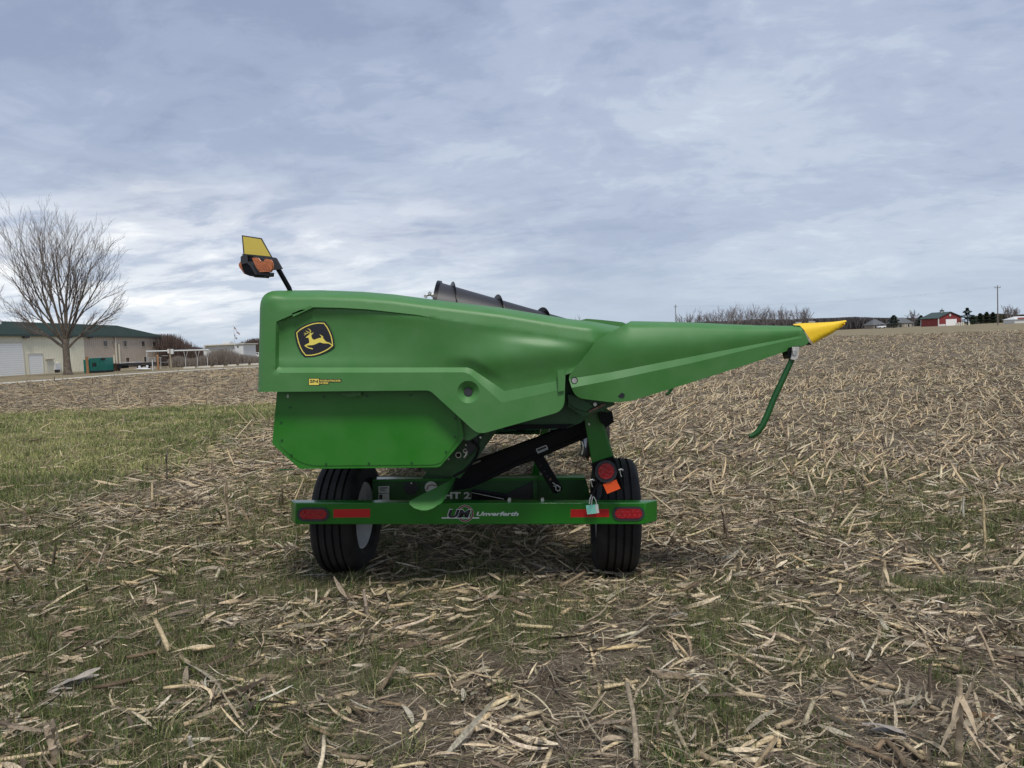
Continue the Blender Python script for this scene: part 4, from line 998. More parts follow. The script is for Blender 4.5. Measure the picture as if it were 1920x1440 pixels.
# ------------------------------------------------------------ single stalks that stand out
def single(name, px, py, Y, kind_, label, **k):
    w = W(px, py, Y); z = float(gzm(w.x, w.y)); b = Vector((w.x, w.y, z))
    return b
def mk_stalk(px, py, top, lean, r, label, cat='corn stalk', col=(.42, .33, .22), splits=0, seed=0, lie=None):
    """stalk standing (or leaning) on the ground where pixel column px meets it"""
    rr = random.Random(seed)
    # walk the ground for the depth at which it projects to py
    Y = 2.0
    while Y < 40:
        w = W(px, py, Y)
        if w.z <= float(gzm(w.x, w.y)): break
        Y += .02
    b = Vector((w.x, w.y, float(gzm(w.x, w.y)) - .012))
    h = (py - top) * Y / FPX * 1.03
    t = MR.to_3x3() @ Vector((lean * h, rr.uniform(-.1, .1) * h, h))
    m_ = mat('stalk_' + str(seed), col, .75, var=.35, vscale=22, bump=.5, bscale=160, col2=tuple(c * 1.45 for c in col))
    o = root('corn_stalk', b, label, cat)
    pts = [b + t * s + Vector((math.sin(s * 5) * .004, 0, 0)) for s in (0, .2, .22, .25, .5, .52, .55, .8, .98)]
    MB().tube(pts, [r, r * .95, r * 1.18, r * .95, r * .88, r * 1.1, r * .86, r * .8, r * .7], 9).build('stem', m_, o, smooth=50)
    for i in range(splits):
        a = rr.uniform(0, 6.28); s0 = rr.uniform(.45, .85); p0 = b + t * s0; L_ = h * rr.uniform(.3, .55)
        d = Vector((math.cos(a) * .35, math.sin(a) * .35, rr.choice((1, .8, -.5)))).normalized() * L_
        side = Vector((-math.sin(a), math.cos(a), .2)) * r * rr.uniform(.5, 1.1)
        q = [p0, p0 + d * .5 + Vector((math.cos(a), math.sin(a), 0)) * .01, p0 + d]
        MB().add([q[0] - side, q[0] + side, q[1] + side * .8, q[1] - side * .8, q[2] + side * .15, q[2] - side * .15], [(0, 1, 2, 3), (3, 2, 4, 5)]).build('leaf_shred', m_, o)
    return o
mk_stalk(430, 1012, 905, -.03, .011, 'pale jointed stalk standing alone in the grass to the left of the left wheel', splits=3, seed=1)
mk_stalk(1846, 1028, 925, .0, .0105, 'tall straight yellowish stalk standing at the right edge behind the leaf patches', splits=2, seed=2, col=(.40, .31, .17))
mk_stalk(1795, 1440, 1255, -.03, .014, 'thick split stalk standing in the right corner, nearest the viewer', splits=6, seed=3)
mk_stalk(688, 1165, 1100, -.05, .012, 'short broken stub among bleached husks in front of the left wheel', splits=4, seed=4, col=(.36, .29, .22))
mk_stalk(1652, 1112, 1050, .12, .012, 'stubby pale stalk leaning over grass in the right half of the foreground', splits=2, seed=5, col=(.50, .40, .26))
mk_stalk(312, 905, 850, .0, .011, 'dark weathered stalk upright at the near edge of the green strip', splits=5, seed=6, col=(.10, .08, .06))
mk_stalk(1366, 1020, 955, -.18, .013, 'dark torn stalk leaning beside the right wheel', splits=6, seed=7, col=(.16, .12, .09))
mk_stalk(108, 1440, 1350, -.15, .016, 'fat broken stump with bleached husk in the left foreground corner', splits=7, seed=8, col=(.38, .30, .21))
mk_stalk(357, 1415, 1375, .05, .011, 'little grey cut stump upright near the bottom left of the field', splits=1, seed=9, col=(.42, .38, .32))
mk_stalk(220, 1030, 1003, .1, .013, 'tiny cream stump poking from the grass between the path of litter and left wheel', splits=0, seed=10, col=(.52, .43, .28))
mk_stalk(474, 822, 776, .0, .009, 'thin upright stalk beside the dark green lower panel, with a fallen one crossing it', splits=2, seed=12)
def cob():
    Y = 2.0
    while Y < 10:
        w = W(1830, 1352, Y)
        if w.z <= float(gzm(w.x, w.y)): break
        Y += .01
    b = Vector((w.x, w.y, float(gzm(w.x, w.y)) + .016)); o = root('corn_cob', b, 'brown shelled corn cob lying on bare soil near the bottom right', 'corn cob')
    d = Vector((1, -.22, 0)).normalized(); m_ = mat('cob_brown', (.22, .12, .055), .85, var=.4, vscale=120, bump=1.0, bscale=220)
    MB().tube([b + d * s for s in (-.085, -.07, -.03, .03, .075, .09)], [.006, .015, .019, .018, .013, .005], 14).build('cob', m_, o, smooth=60)
cob()
# husk bundles
def husk(px, py, size, label, seed, ang=0.0, col=(.34, .28, .22)):
    rr = random.Random(seed); Y = 2.0
    while Y < 30:
        w = W(px, py, Y)
        if w.z <= float(gzm(w.x, w.y)): break
        Y += .02
    b = Vector((w.x, w.y, float(gzm(w.x, w.y)))); vs, fs, n = [], [], 0; T = []
    for i in range(11):
        a = ang + rr.uniform(-.55, .55); up = rr.uniform(.0, .5); L_ = size * rr.uniform(.55, 1.1); K = 7; wd = size * rr.uniform(.10, .22)
        bow = rr.uniform(.2, .9)
        for k in range(K + 1):
            s = k / K; ww = wd * math.sin(.25 + 2.6 * s) * .5
            c = Vector((math.cos(a) * L_ * s, math.sin(a) * L_ * s, .015 + L_ * (up * s - bow * .55 * s * s) + i * .002)); c.z = max(c.z, .006 + i * .002)
            sd2 = Vector((-math.sin(a), math.cos(a), .5 * math.sin(s * 6 + i))) * ww
            mid = c + Vector((0, 0, ww * .45))
            vs += [b + c - sd2, b + mid, b + c + sd2]
            if k: q = n + 3 * k; fs += [(q - 3, q - 2, q + 1, q), (q - 2, q - 1, q + 2, q + 1)]
        n = len(vs)
    m_ = mat('husk_' + str(seed), col, .8, var=.35, vscale=14, bump=.6, bscale=130, col2=tuple(c_ * 1.5 for c_ in col))
    o = MB().add(vs, fs).build('corn_husk', m_, None, org=b, smooth=35)
    tag(o, label, 'husk')
husk(1700, 1395, .16, 'big grey crumpled husk beside the split stalk in the right corner', 31, 2.6, (.27, .24, .21))
husk(1290, 1165, .15, 'grey fanned husk with pleats lying right of the right wheel', 32, 3.0, (.30, .26, .22))
husk(1385, 1178, .13, 'cream folded husk with a sharp tip beside the grey fanned one', 33, .3, (.44, .38, .27))
husk(400, 1180, .17, 'bleached husk curling off a fallen stalk on the left', 34, -.2, (.42, .36, .27))
husk(108, 1205, .16, 'reddish brown torn husk heap at the left edge of the field', 35, .4, (.30, .22, .15))
husk(690, 1130, .18, 'yellow husk bundle pressed flat in front of the left wheel', 36, .9, (.45, .37, .22))
husk(90, 1310, .20, 'pale grey husk sheet rolled over at the left foreground', 37, .5, (.34, .30, .25))
husk(1105, 1110, .15, 'light straw husk on the ground just before the right wheel', 38, .2, (.44, .37, .26))

# ------------------------------------------------------------ far things, left side
M['cream'] = mat('cream_siding', (.74, .71, .56), .55, var=.05, vscale=.4)
M['tan'] = mat('tan_siding', (.47, .395, .32), .55, var=.05, vscale=.4)
M['roof'] = mat('green_roof', (.032, .056, .046), .5, var=.15, vscale=.5)
M['door'] = mat('white_door', (.86, .87, .86), .5, var=.03)
M['trimc'] = mat('cream_trim', (.60, .57, .47), .5, var=.05)
M['glass'] = mat('dark_glass', (.03, .035, .04), .15, var=.2)
M['gen'] = mat('generator_green', (.02, .20, .15), .45, var=.10, vscale=2)
M['dark'] = mat('dark_metal', (.03, .03, .033), .6, var=.3, vscale=3)
M['bark'] = mat('bark', (.105, .085, .065), .9, var=.35, vscale=3, bump=.6, bscale=14, col2=(.17, .14, .11))
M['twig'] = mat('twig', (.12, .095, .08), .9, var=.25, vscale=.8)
M['twigfar'] = mat('hazed_far_twig', (.21, .185, .18), .9, var=.2, vscale=.2)  # paler purple-grey: distance haze mixed into the bark and twig colour
M['concrete'] = mat('pale_concrete', (.50, .47, .40), .85, var=.12, vscale=2)
M['wood'] = mat('wood_post', (.30, .15, .065), .85, var=.25, vscale=6)
M['wood2'] = mat('grey_wood', (.30, .25, .18), .85, var=.25, vscale=6)
M['wall_w'] = mat('white_wall', (.62, .63, .62), .6, var=.05, vscale=1)
M['barnred'] = mat('barn_red', (.23, .035, .033), .6, var=.12, vscale=.6)
M['shingle'] = mat('grey_shingle', (.115, .12, .125), .9, var=.15, vscale=.6)
M['brickw'] = mat('tan_wall', (.28, .24, .2), .9, var=.12)
M['conifer'] = mat('conifer', (.030, .050, .028), .9, var=.35, vscale=1.2)
M['polewood'] = mat('pole_wood', (.17, .15, .13), .9, var=.2, vscale=3)
def ground_pt(px, Y):
    w = W(px, 650, Y); return Vector((w.x, w.y, float(gz(w.x, w.y))))
def hz_y(px): return 643 - ROLL * (px - CX)
def top_z(px, py, Y): return W(px, py, Y).z

A = Vector((-74.0, 108.0, 0)); tw = Vector((.04, 1, 0)).normalized(); nw = Vector((-tw.y, tw.x, 0))
def ws(px):
    k = kx(px); return (k * A.y - A.x) / (tw.x - k * tw.y)
def wp(s, z, d=0.0): return A + tw * s + nw * d + Vector((0, 0, z))
def hgt(px, py):
    p = wp(ws(px), 0); return HCAM + (hz_y(px) - py) * p.y / FPX
bl_ = root('metal_building', (A.x, A.y, 0), 'long two storey metal building with green roof, cream siding then tan siding', 'building')
s_l, s_m, s_r = -38.0, ws(159), ws(305)
EZ = 6.07; RZ = 8.7; HD = 9.5; G0 = -1.5
def wallbox(name, m, s0, s1, z0, z1, d0, d1, parent=bl_, **k):
    c = (wp(s0, z0, d0) + wp(s1, z1, d1)) / 2
    return MB().obox(c, tw * (s1 - s0) / 2, nw * (d1 - d0) / 2, Vector((0, 0, (z1 - z0) / 2))).build(name, m, parent, **k)
wallbox('cream_wall', 'cream', s_l, s_m, G0, EZ, 0, 2 * HD)
wallbox('tan_wall', 'tan', s_m, s_r, G0, EZ + .002, 0.004, 2 * HD - .004)
rb = MB()
for i in range(150):
    s = s_l + .3 + i * (s_m - s_l - .6) / 149; rb.obox(wp(s, (EZ) / 2, -.02), tw * .035, nw * .02, Vector((0, 0, EZ / 2 - .02)))
rb.build('siding_ribs', 'cream', bl_)
rb = MB(); ns = int((s_r - s_m) / .6)
for i in range(ns):
    s = s_m + .4 + i * .6; rb.obox(wp(s, EZ / 2, -.015), tw * .03, nw * .02, Vector((0, 0, EZ / 2 - .02)))
rb.build('siding_ribs', 'tan', bl_)
ov = .3
r1, r2 = s_l - .4, s_r + .4
V_ = [wp(r1, EZ, -ov), wp(r2, EZ, -ov), wp(r2, RZ, HD), wp(r1, RZ, HD), wp(r1, EZ, 2 * HD + ov), wp(r2, EZ, 2 * HD + ov)]
V_ += [v + Vector((0, 0, .16)) for v in V_]
rf = MB().add(V_, [(0, 1, 2, 3), (3, 2, 5, 4), (7, 6, 9, 8), (8, 9, 10, 11), (0, 6, 7, 1), (4, 5, 11, 10), (0, 3, 9, 6), (3, 4, 10, 9), (1, 7, 8, 2), (2, 8, 11, 5)]).build('roof', 'roof', bl_)
seam = MB(); nsr = 120
for i in range(nsr):
    s = r1 + .3 + i * (r2 - r1 - .6) / (nsr - 1); p0, p1 = wp(s, EZ + .19, -ov - .03), wp(s, RZ + .19, HD)
    seam.obox((p0 + p1) / 2, tw * .05, (p1 - p0) / 2, Vector((0, 0, .035)))
seam.build('roof_seam', 'roof', rf)
MB().obox(wp((r1 + r2) / 2, EZ - .02, -ov - .06), tw * (r2 - r1) / 2, nw * .05, Vector((0, 0, .14))).build('gutter', 'roof', rf)
sg = MB().add([wp(s_r + .003, EZ, 0), wp(s_r + .003, RZ - .02, HD), wp(s_r + .003, EZ, 2 * HD)], [(0, 1, 2)]).build('gable', 'tan', bl_)
def wrect(name, m, px0, px1, py0, py1, out=.06, parent=bl_):
    return wallbox(name, m, ws(px0), ws(px1), hgt((px0 + px1) / 2, py1), hgt((px0 + px1) / 2, py0), -out, .05, parent)
for px0, px1, py0, py1 in ((-45, 43, 643, 706), (53, 78.5, 665, 702)):
    d_ = wrect('rollup_door', 'door', px0, px1, py0, py1, .05)
    s0, s1, z0, z1 = ws(px0), ws(px1), hgt((px0 + px1) / 2, py1), hgt((px0 + px1) / 2, py0)
    sl = MB()
    for i in range(int((z1 - z0) / .32)): sl.obox(wp((s0 + s1) / 2, z0 + .3 + i * .32, -.055), tw * (s1 - s0) / 2, nw * .008, Vector((0, 0, .02)))
    sl.build('door_grooves', 'trimc', d_)
    fr = MB()
    for s in (s0 - .12, s1 + .12): fr.obox(wp(s, (z0 + z1) / 2 + .1, -.05), tw * .12, nw * .05, Vector((0, 0, (z1 - z0) / 2 + .1)))
    fr.obox(wp((s0 + s1) / 2, z1 + .14, -.06), tw * (s1 - s0) / 2, nw * .06, Vector((0, 0, .13))); fr.build('door_frame', 'trimc', d_)
wrect('side_door', 'trimc', 86, 97, 674, 700, .06)
wrect('door_hood', 'tan', 84.5, 99, 672.6, 674, .3)
wrect('electric_box', 'wall_w', 99, 110, 681, 693, .3)
wrect('conduit', 'dark', 101, 108, 693, 698, .2)
for px0, px1, py0, py1 in ((195.5, 202, 639, 649.5), (232.5, 239, 639, 649.5), (266.5, 272.5, 639.5, 649.5), (287.5, 293.5, 640, 649.5), (198, 204.8, 671, 681.5), (235, 241.5, 670.5, 679), (269, 275, 669, 679), (290.5, 296, 668, 678), (213, 215.5, 640.5, 643.5), (213, 215.5, 645.2, 648.5)):
    w_ = wrect('window', 'glass', px0, px1, py0, py1, .03)
    s0, s1, z0, z1 = ws(px0), ws(px1), hgt((px0 + px1) / 2, py1), hgt((px0 + px1) / 2, py0); fr = MB()
    for s in (s0, s1): fr.obox(wp(s, (z0 + z1) / 2, -.05), tw * .05, nw * .05, Vector((0, 0, (z1 - z0) / 2 + .08)))
    for z in (z0, z1): fr.obox(wp((s0 + s1) / 2, z, -.045), tw * (s1 - s0) / 2, nw * .045, Vector((0, 0, .05)))
    fr.build('frame', 'tan', w_)
for px, py0, py1, m_ in ((216.5, 631, 690, 'trimc'), (222.5, 645, 682, 'trimc'), (212, 666, 683, 'trimc'), (297, 632, 672, 'trimc'), (303.5, 632, 690, 'trimc')):
    s = ws(px); z0, z1 = hgt(px, py1), hgt(px, py0)
    wallbox('downpipe', m_, s - .08, s + .08, z0, z1, -.3, -.06)
for px in (49, 130, 170): wallbox('wall_lamp', 'dark', ws(px) - .5, ws(px) + .5, hgt(px, 634), hgt(px, 631), -.5, -.06)
for px in (83, 88): p_ = wp(ws(px), 0, HD * .75); MB().tube([Vector((p_.x, p_.y, RZ - 1)), Vector((p_.x, p_.y, RZ + .2))], .18, 8).build('roof_vent', 'wall_w', rf)

# generator, posts, hedge, flatbed
def bx(name, m, px0, px1, py0, py1, Y, dep, parent, **k):
    p0, p1 = W(px0, py1, Y), W(px1, py1, Y); zt_, zb_ = W((px0 + px1) / 2, py0, Y).z, W((px0 + px1) / 2, py1, Y).z
    return MB().box((p0.x, Y, zb_), (p1.x, Y + dep, zt_)).build(name, m, parent, **k)
YG = 104
ge = root('generator', ground_pt(180, YG), 'boxy green generator cabinet standing beside the building', 'generator')
bx('cabinet', 'gen', 168, 198, 671, 698, YG, 2.2, ge, bevel=.04); bx('end_cabinet', 'gen', 157.5, 167.8, 674.5, 699, YG - .2, 2.0, ge, bevel=.04)
bx('louvre', 'dark', 173, 180, 680, 687, YG - .05, .1, ge); bx('louvre', 'dark', 189, 197, 671.5, 675, YG - .05, .1, ge); bx('base_skid', 'dark', 169, 198, 695, 698.5, YG - .02, 2.1, ge)
bx('hatch', 'gen', 182, 187, 678, 690, YG - .04, .1, ge); bx('exhaust', 'wall_w', 184, 187, 669, 671, YG + .5, .3, ge)
def post(px, py0, py1, wpx, Y, m, label, name='wooden_post', cat='post'):
    p = W(px, py1, Y); r = wpx * Y / FPX / 2; z1 = W(px, py0, Y).z; g_ = float(gz(p.x, p.y))
    o = MB().tube([Vector((p.x, p.y, min(g_, p.z) - .1)), Vector((p.x, p.y, z1 - .03)), Vector((p.x, p.y, z1))], [r, r * .97, r * .8], 12).build(name, m, None, org=Vector((p.x, p.y, g_)), smooth=40)
    return tag(o, label, cat)
post(164.8, 668.5, 699, 4.6, 99, 'wood', 'rusty brown wooden post standing in front of the green generator')
post(297, 665, 692, 3.2, 104, 'wood', 'orange brown wooden post near the fence panels and white pipe')
post(286.5, 674, 692, 1.5, 103, 'wall_w', 'thin white post beside the flatbed trailer wheels')
def twig_cloud(name, pts, lab=None, cat=None, m=None, kind=None, group=None): pass
def brush(name, px0, px1, pyt, pyb, Y, dep, n, col, kind='stuff', seed=3, w=.05, hvar=.5, label=None, cat=None):
    """weeds and twigs rising from the ground: thin upright slivers through a strip of real depth"""
    r_ = np.random.default_rng(seed); t = r_.random(n); px = px0 + (px1 - px0) * t; Yy = Y + dep * r_.random(n)
    pt_ = np.interp(px, *zip(*pyt)) if isinstance(pyt, list) else np.full(n, pyt)
    x = (px - CX) / FPX * Yy; y = Yy; zb = gz(x, y)
    zt_ = HCAM + (643 - ROLL * (px - CX) - pt_) * Yy / FPX
    h = np.maximum(.3, (zt_ - zb) * (1 - hvar * r_.random(n) ** 1.6)); lean = r_.normal(0, .16, (n, 2)) * h[:, None]
    z0 = zb + (r_.random(n) ** 2) * h * .55
    a = r_.random(n) * np.pi; ww = w * (.6 + .8 * r_.random(n))
    V = np.stack([np.c_[x - np.cos(a) * ww, y - np.sin(a) * ww, z0], np.c_[x + np.cos(a) * ww, y + np.sin(a) * ww, z0],
                  np.c_[x + lean[:, 0] + np.cos(a) * ww * .25, y + lean[:, 1] + np.sin(a) * ww * .25, zb + h], np.c_[x + lean[:, 0] - np.cos(a) * ww * .25, y + lean[:, 1] - np.sin(a) * ww * .25, zb + h]], 1).reshape(-1, 3)
    b = np.arange(n) * 4; T = np.repeat(np.array(col)[None] * (.65 + .7 * r_.random((n, 1))), 4, 0)
    o = mass(name, V, np.c_[b, b + 1, b + 2, b + 3], T, leafm)
    if kind: o['kind'] = kind
    if label: tag(o, label, cat)
    return o
brush('hedge', 199, 223, [(199, 683), (205, 681), (218, 681), (223, 684)], 690, 112, 1.5, 900, (.085, .055, .045), kind=None, seed=5, w=.05, hvar=.2, label='low dark brown clipped hedge between generator and flatbed', cat='hedge')
brush('dry_weeds', 316, 485, [(316, 674), (330, 666), (360, 672), (385, 664), (400, 655), (425, 652), (450, 663), (485, 668)], 692, 124, 5, 9000, (.24, .205, .175), seed=6, w=.022)
brush('brushwood', 301, 382, [(296, 628), (305, 625), (318, 626), (330, 631), (345, 640), (360, 649), (382, 653)], 690, 150, 12, 6500, (.115, .082, .07), seed=8, w=.06, hvar=.6)
brush('brushwood', 440, 486, [(440, 645), (462, 641), (475, 635), (486, 633)], 668, 215, 12, 3000, (.105, .078, .066), seed=9, w=.10, hvar=.55)
# flatbed trailer
YF = 107
fl = root('flatbed_trailer', ground_pt(255, YF), 'black flatbed trailer parked in front of the tan siding', 'trailer')
bx('deck', 'dark', 222, 287, 680.5, 684.5, YF, 2.3, fl); bx('deck_edge', 'wall_w', 224, 252, 679, 680.3, YF - .02, 2.3, fl); bx('rail', 'dark', 240, 285, 684.6, 687, YF + .2, 1.8, fl)
bx('toolbox', 'dark', 222, 228, 684.5, 691, YF, 2, fl)
def farwheel(px, py, rpx, Y, parent, wd=.28):
    p = W(px, py, Y); r = rpx * Y / FPX
    t_ = MB().tube([p, p + Vector((0, wd, 0))], r, 18).build('wheel', 'rubber', parent); MB().tube([p - Vector((0, .02, 0)), p + Vector((0, .05, 0))], r * .55, 14).build('rim', 'rim', t_)
farwheel(261.5, 688, 4.8, YF - .2, fl); farwheel(276, 687, 4.6, YF - .2, fl)
# concrete lane and kerb stones
def strip(name, pts, z, m, kind='structure'):
    n = len(pts) // 2; vs = []
    for i in range(n):
        for q in (pts[i], pts[-1 - i]): vs.append((q[0], q[1], float(gz(q[0], q[1])) + z))
    o = MB().add(vs, [(2 * i, 2 * i + 2, 2 * i + 3, 2 * i + 1) for i in range(n - 1)]).build(name, m, None); o['kind'] = kind
def gxy(px, py):
    e = (py - hz_y(px)) / FPX; Y = 20.0
    while Y < 400:
        x = kx(px) * Y
        if HCAM - float(gz(x, Y)) <= e * Y: break
        Y += .25
    return (x, Y)
pa = [(-60, 724.5), (0, 718), (100, 711.3), (200, 703.5), (300, 697), (400, 691.5), (495, 687)]; pb = [(-60, 727.5), (0, 720.5), (100, 713.3), (200, 705.3), (300, 698.5), (400, 692.9), (495, 688.2)]
strip('path', [gxy(*p) for p in pb] + [gxy(*p) for p in pa[::-1]], .03, 'concrete')
for i, (x0, x1, y0) in enumerate(((342.5, 364, 688.5), (370, 393, 687), (399, 418, 685.8), (425.5, 442, 684.2), (447, 464, 682.8), (469, 484, 682))):
    x, Y = gxy((x0 + x1) / 2, y0 + 2.4); w_ = (x1 - x0) * Y / FPX / 2
    zz = float(gz(x, Y))
    c = [(-w_, -.14, 0), (w_, -.14, 0), (w_, .14, 0), (-w_, .14, 0), (-w_ * .96, -.07, .26), (w_ * .96, -.07, .26), (w_ * .96, .07, .26), (-w_ * .96, .07, .26)]
    o = MB().add([(x + a, Y + b, zz + z) for a, b, z in c], [(0, 3, 2, 1), (4, 5, 6, 7), (0, 1, 5, 4), (1, 2, 6, 5), (2, 3, 7, 6), (3, 0, 4, 7)]).build('parking_stop', 'concrete', None, org=(x, Y, zz), bevel=.02)
    tag(o, 'white concrete parking stop, %s' % ('leftmost of the row before the dry weeds', 'second from the left in the row', 'third from the left, below the white cabin', 'fourth from the left, below the flagpole', 'fifth from the left in the row', 'last one, next to the green hood')[i], 'parking stop', 'parking stops along the lane')
# white pipe boom, post with boxes, fence panels
YPp = 110
pr = root('pipe_gantry', ground_pt(330, YPp), 'long white horizontal pipe on thin V struts behind the weeds', 'pipe gantry')
MB().tube([W(274, 659, YPp), W(392, 656, YPp)], .11, 10).build('pipe', 'wall_w', pr, smooth=50)
MB().tube([W(318, 655.5, YPp), W(392, 654.5, YPp)], .05, 8).build('upper_pipe', 'dark', pr)
for a_ in (348, 370, 389):
    m_ = MB().tube([W(a_ - 4, 657, YPp), W(a_, 673, YPp), W(a_ + 4, 657, YPp)], .035, 5); m_.tube([W(a_, 672, YPp), W(a_, 692, YPp)], .035, 5); m_.build('strut', 'wall_w', pr)
MB().tube([W(275.5, 659, YPp), W(275.5, 690, YPp)], .05, 6).build('leg', 'wall_w', pr)
up = root('meter_post', ground_pt(320, 106), 'weathered timber post carrying two white boxes at the pipe', 'post')
p0, p1 = W(321.5, 692, 106), W(318, 654, 106); MB().tube([Vector((p0.x, 106, p0.z - .5)), p1], [.13, .11], 10).build('timber', 'wood2', up, smooth=40)
bx('white_box', 'wall_w', 314, 317, 654.5, 662.5, 105.8, .3, up, bevel=.02); bx('white_box', 'wall_w', 320, 324.5, 654.5, 664, 105.8, .3, up, bevel=.02)
fe = root('fence_panel', ground_pt(291, 112), 'grey metal rail fence panels beside the orange brown post', 'fence')
for i in range(13):
    x_ = 279 + i * 2.8; MB().tube([W(x_, 691, 112), W(x_, 670 - (i > 8) * 3, 112)], .03, 5).build('rail_post', 'dark' if i > 8 else 'wall_w' if i % 4 == 0 else 'steel', fe)
MB().tube([W(278, 671, 112), W(303, 670, 112)], .03, 5).tube([W(278, 680, 112), W(315, 679, 112)], .03, 5).tube([W(303, 667, 112), W(315, 667, 112)], .03, 5).build('rail', 'steel', fe)
sp_ = root('white_heap', ground_pt(268, 103), 'low rumpled white heap on the grass under the flatbed wheels', 'white heap')
r_ = random.Random(5); n_ = 18; vs = []
for j in range(5):
    for i in range(n_): vs.append(W(256 + 26 * i / (n_ - 1), 691.6, 103) + Vector((0, j * .25 - .5, (math.sin(math.pi * j / 4) * math.sin(math.pi * i / (n_ - 1))) * r_.uniform(.12, .30))))
MB().add(vs, [(j * n_ + i, j * n_ + i + 1, (j + 1) * n_ + i + 1, (j + 1) * n_ + i) for j in range(4) for i in range(n_ - 1)]).build('sheet', 'wall_w', sp_, smooth=60)
# white cabin, flags, cars
YW = 142
wc = root('site_cabin', ground_pt(420, YW), 'plain white flat-roofed cabin with a rooftop unit behind the dry weeds', 'cabin')
bx('wall', 'wall_w', 382.5, 441, 647, 669, YW, 7, wc); bx('end_wall', 'wall_w', 441.3, 457, 646.5, 670, YW - .4, 7, wc)
bx('roof', 'trimc', 382, 457.5, 645.2, 647, YW - .6, 7.8, wc); bx('rooftop_unit', 'wall_w', 417, 431, 640.5, 645.3, YW + 2, 2, wc, bevel=.05); bx('corner_trim', 'dark', 440.9, 441.5, 647, 669, YW - .45, .1, wc); bx('lamp', 'dark', 444.5, 447, 649, 651, YW - .55, .2, wc)
bx('hatch', 'silver', 386, 389, 649, 651.5, YW - .05, .1, wc)
YFl = 135
fp = root('flagpole', ground_pt(440, YFl), 'slim white flagpole with two flags flying over the cabin', 'flagpole')
MB().tube([ground_pt(440, YFl), W(438.2, 609, YFl)], [.07, .04], 8).build('pole', 'wall_w', fp)
def flag(px0, py0, px1, py1, hpx, name, cols, Y):
    a, b = W(px0, py0, Y), W(px1, py1, Y); n = 10; R = len(cols); hh = hpx * Y / FPX
    for r in range(R):
        vs = []
        for i in range(n + 1):
            t = i / n; c = a.lerp(b, t) + Vector((0, .25 * math.sin(t * 7), .08 * math.sin(t * 9)))
            vs += [c - Vector((0, 0, hh * r / R)), c - Vector((0, 0, hh * (r + 1) / R))]
        MB().add(vs, [(2 * i, 2 * i + 2, 2 * i + 3, 2 * i + 1) for i in range(n)]).build(name, cols[r], fp)
M['navy'] = mat('flag_navy', (.03, .035, .09), .8); M['fred'] = mat('flag_red', (.35, .05, .06), .8)
flag(438.8, 613, 449, 626, 3.5, 'striped_flag', ['navy', 'fred', 'wall_w', 'fred', 'wall_w'], YFl)
flag(439, 627, 444, 634, 3.5, 'dark_flag', ['dark', 'wall_w', 'dark'], YFl)
def car(px0, px1, pyt, pyb, Y, label, name='parked_suv'):
    o = root(name, ground_pt((px0 + px1) / 2, Y), label, 'car', 'white cars parked beyond the cabin')
    p0, p1 = W(px0, pyb, Y), W(px1, pyb, Y); zt_, zb_ = W((px0 + px1) / 2, pyt, Y).z, W((px0 + px1) / 2, pyb, Y).z
    L_, H_ = p1.x - p0.x, zt_ - zb_
    def pr_(pts, y0, y1): n = len(pts); return MB().add([(p0.x + a * L_, y, zb_ + b * H_) for y in (y0, y1) for a, b in pts], [tuple(range(n)), tuple(range(2 * n - 1, n - 1, -1))] + [(i, (i + 1) % n, (i + 1) % n + n, i + n) for i in range(n)])
    pr_([(0, .18), (1, .18), (1, .52), (.93, .60), (.74, .62), (.60, .96), (.10, 1.0), (.02, .60), (0, .5)], Y, Y + 1.8).build('body', 'wall_w', o, bevel=.05)
    pr_([(.08, .62), (.34, .62), (.34, .92), (.12, .92)], Y - .02, Y).build('window', 'glass', o); pr_([(.38, .62), (.69, .62), (.58, .90), (.38, .92)], Y - .02, Y).build('window', 'glass', o)
    for a in (.2, .8): c = Vector((p0.x + a * L_, Y - .03, zb_ + .17 * H_)); MB().tube([c, c + Vector((0, 1.86, 0))], .17 * H_, 14).build('wheel', 'rubber', o)
car(455, 478, 659.5, 671, 200, 'white parked car right of the cabin, its rear windows dark'); car(474, 505, 660.5, 671, 205, 'white parked car half hidden by the edge of the green hood')

# ------------------------------------------------------------ trees
def tube_np(segs, sides, name, m, parent=None, org=None):
    """segs: list of (points, radii)"""
    V, Fc, o = [], [], 0; ang = 2 * np.pi * np.arange(sides) / sides
    for pts, rad in segs:
        P = np.array(pts); n = len(P); d = np.gradient(P, axis=0); d /= np.linalg.norm(d, axis=1)[:, None] + 1e-9
        ref = np.array([0.3, .9, .2]); a = np.cross(d, ref); a /= np.linalg.norm(a, axis=1)[:, None] + 1e-9; b = np.cross(d, a); r = np.array(rad)[:, None, None]
        V.append((P[:, None] + r * (np.cos(ang)[None, :, None] * a[:, None] + np.sin(ang)[None, :, None] * b[:, None])).reshape(-1, 3))
        i, s = np.meshgrid(np.arange(n - 1), np.arange(sides), indexing='ij'); s2 = (s + 1) % sides
        Fc.append(np.stack([o + i * sides + s, o + i * sides + s2, o + (i + 1) * sides + s2, o + (i + 1) * sides + s], -1).reshape(-1, 4)); o += n * sides
    V = np.concatenate(V); O = np.array(ORG[parent] if parent else org)
    ob = mass(name, V - O, np.concatenate(Fc), None, m, smooth=True)
    if parent: ob.parent = parent
    else: ob.location = O
    return ob
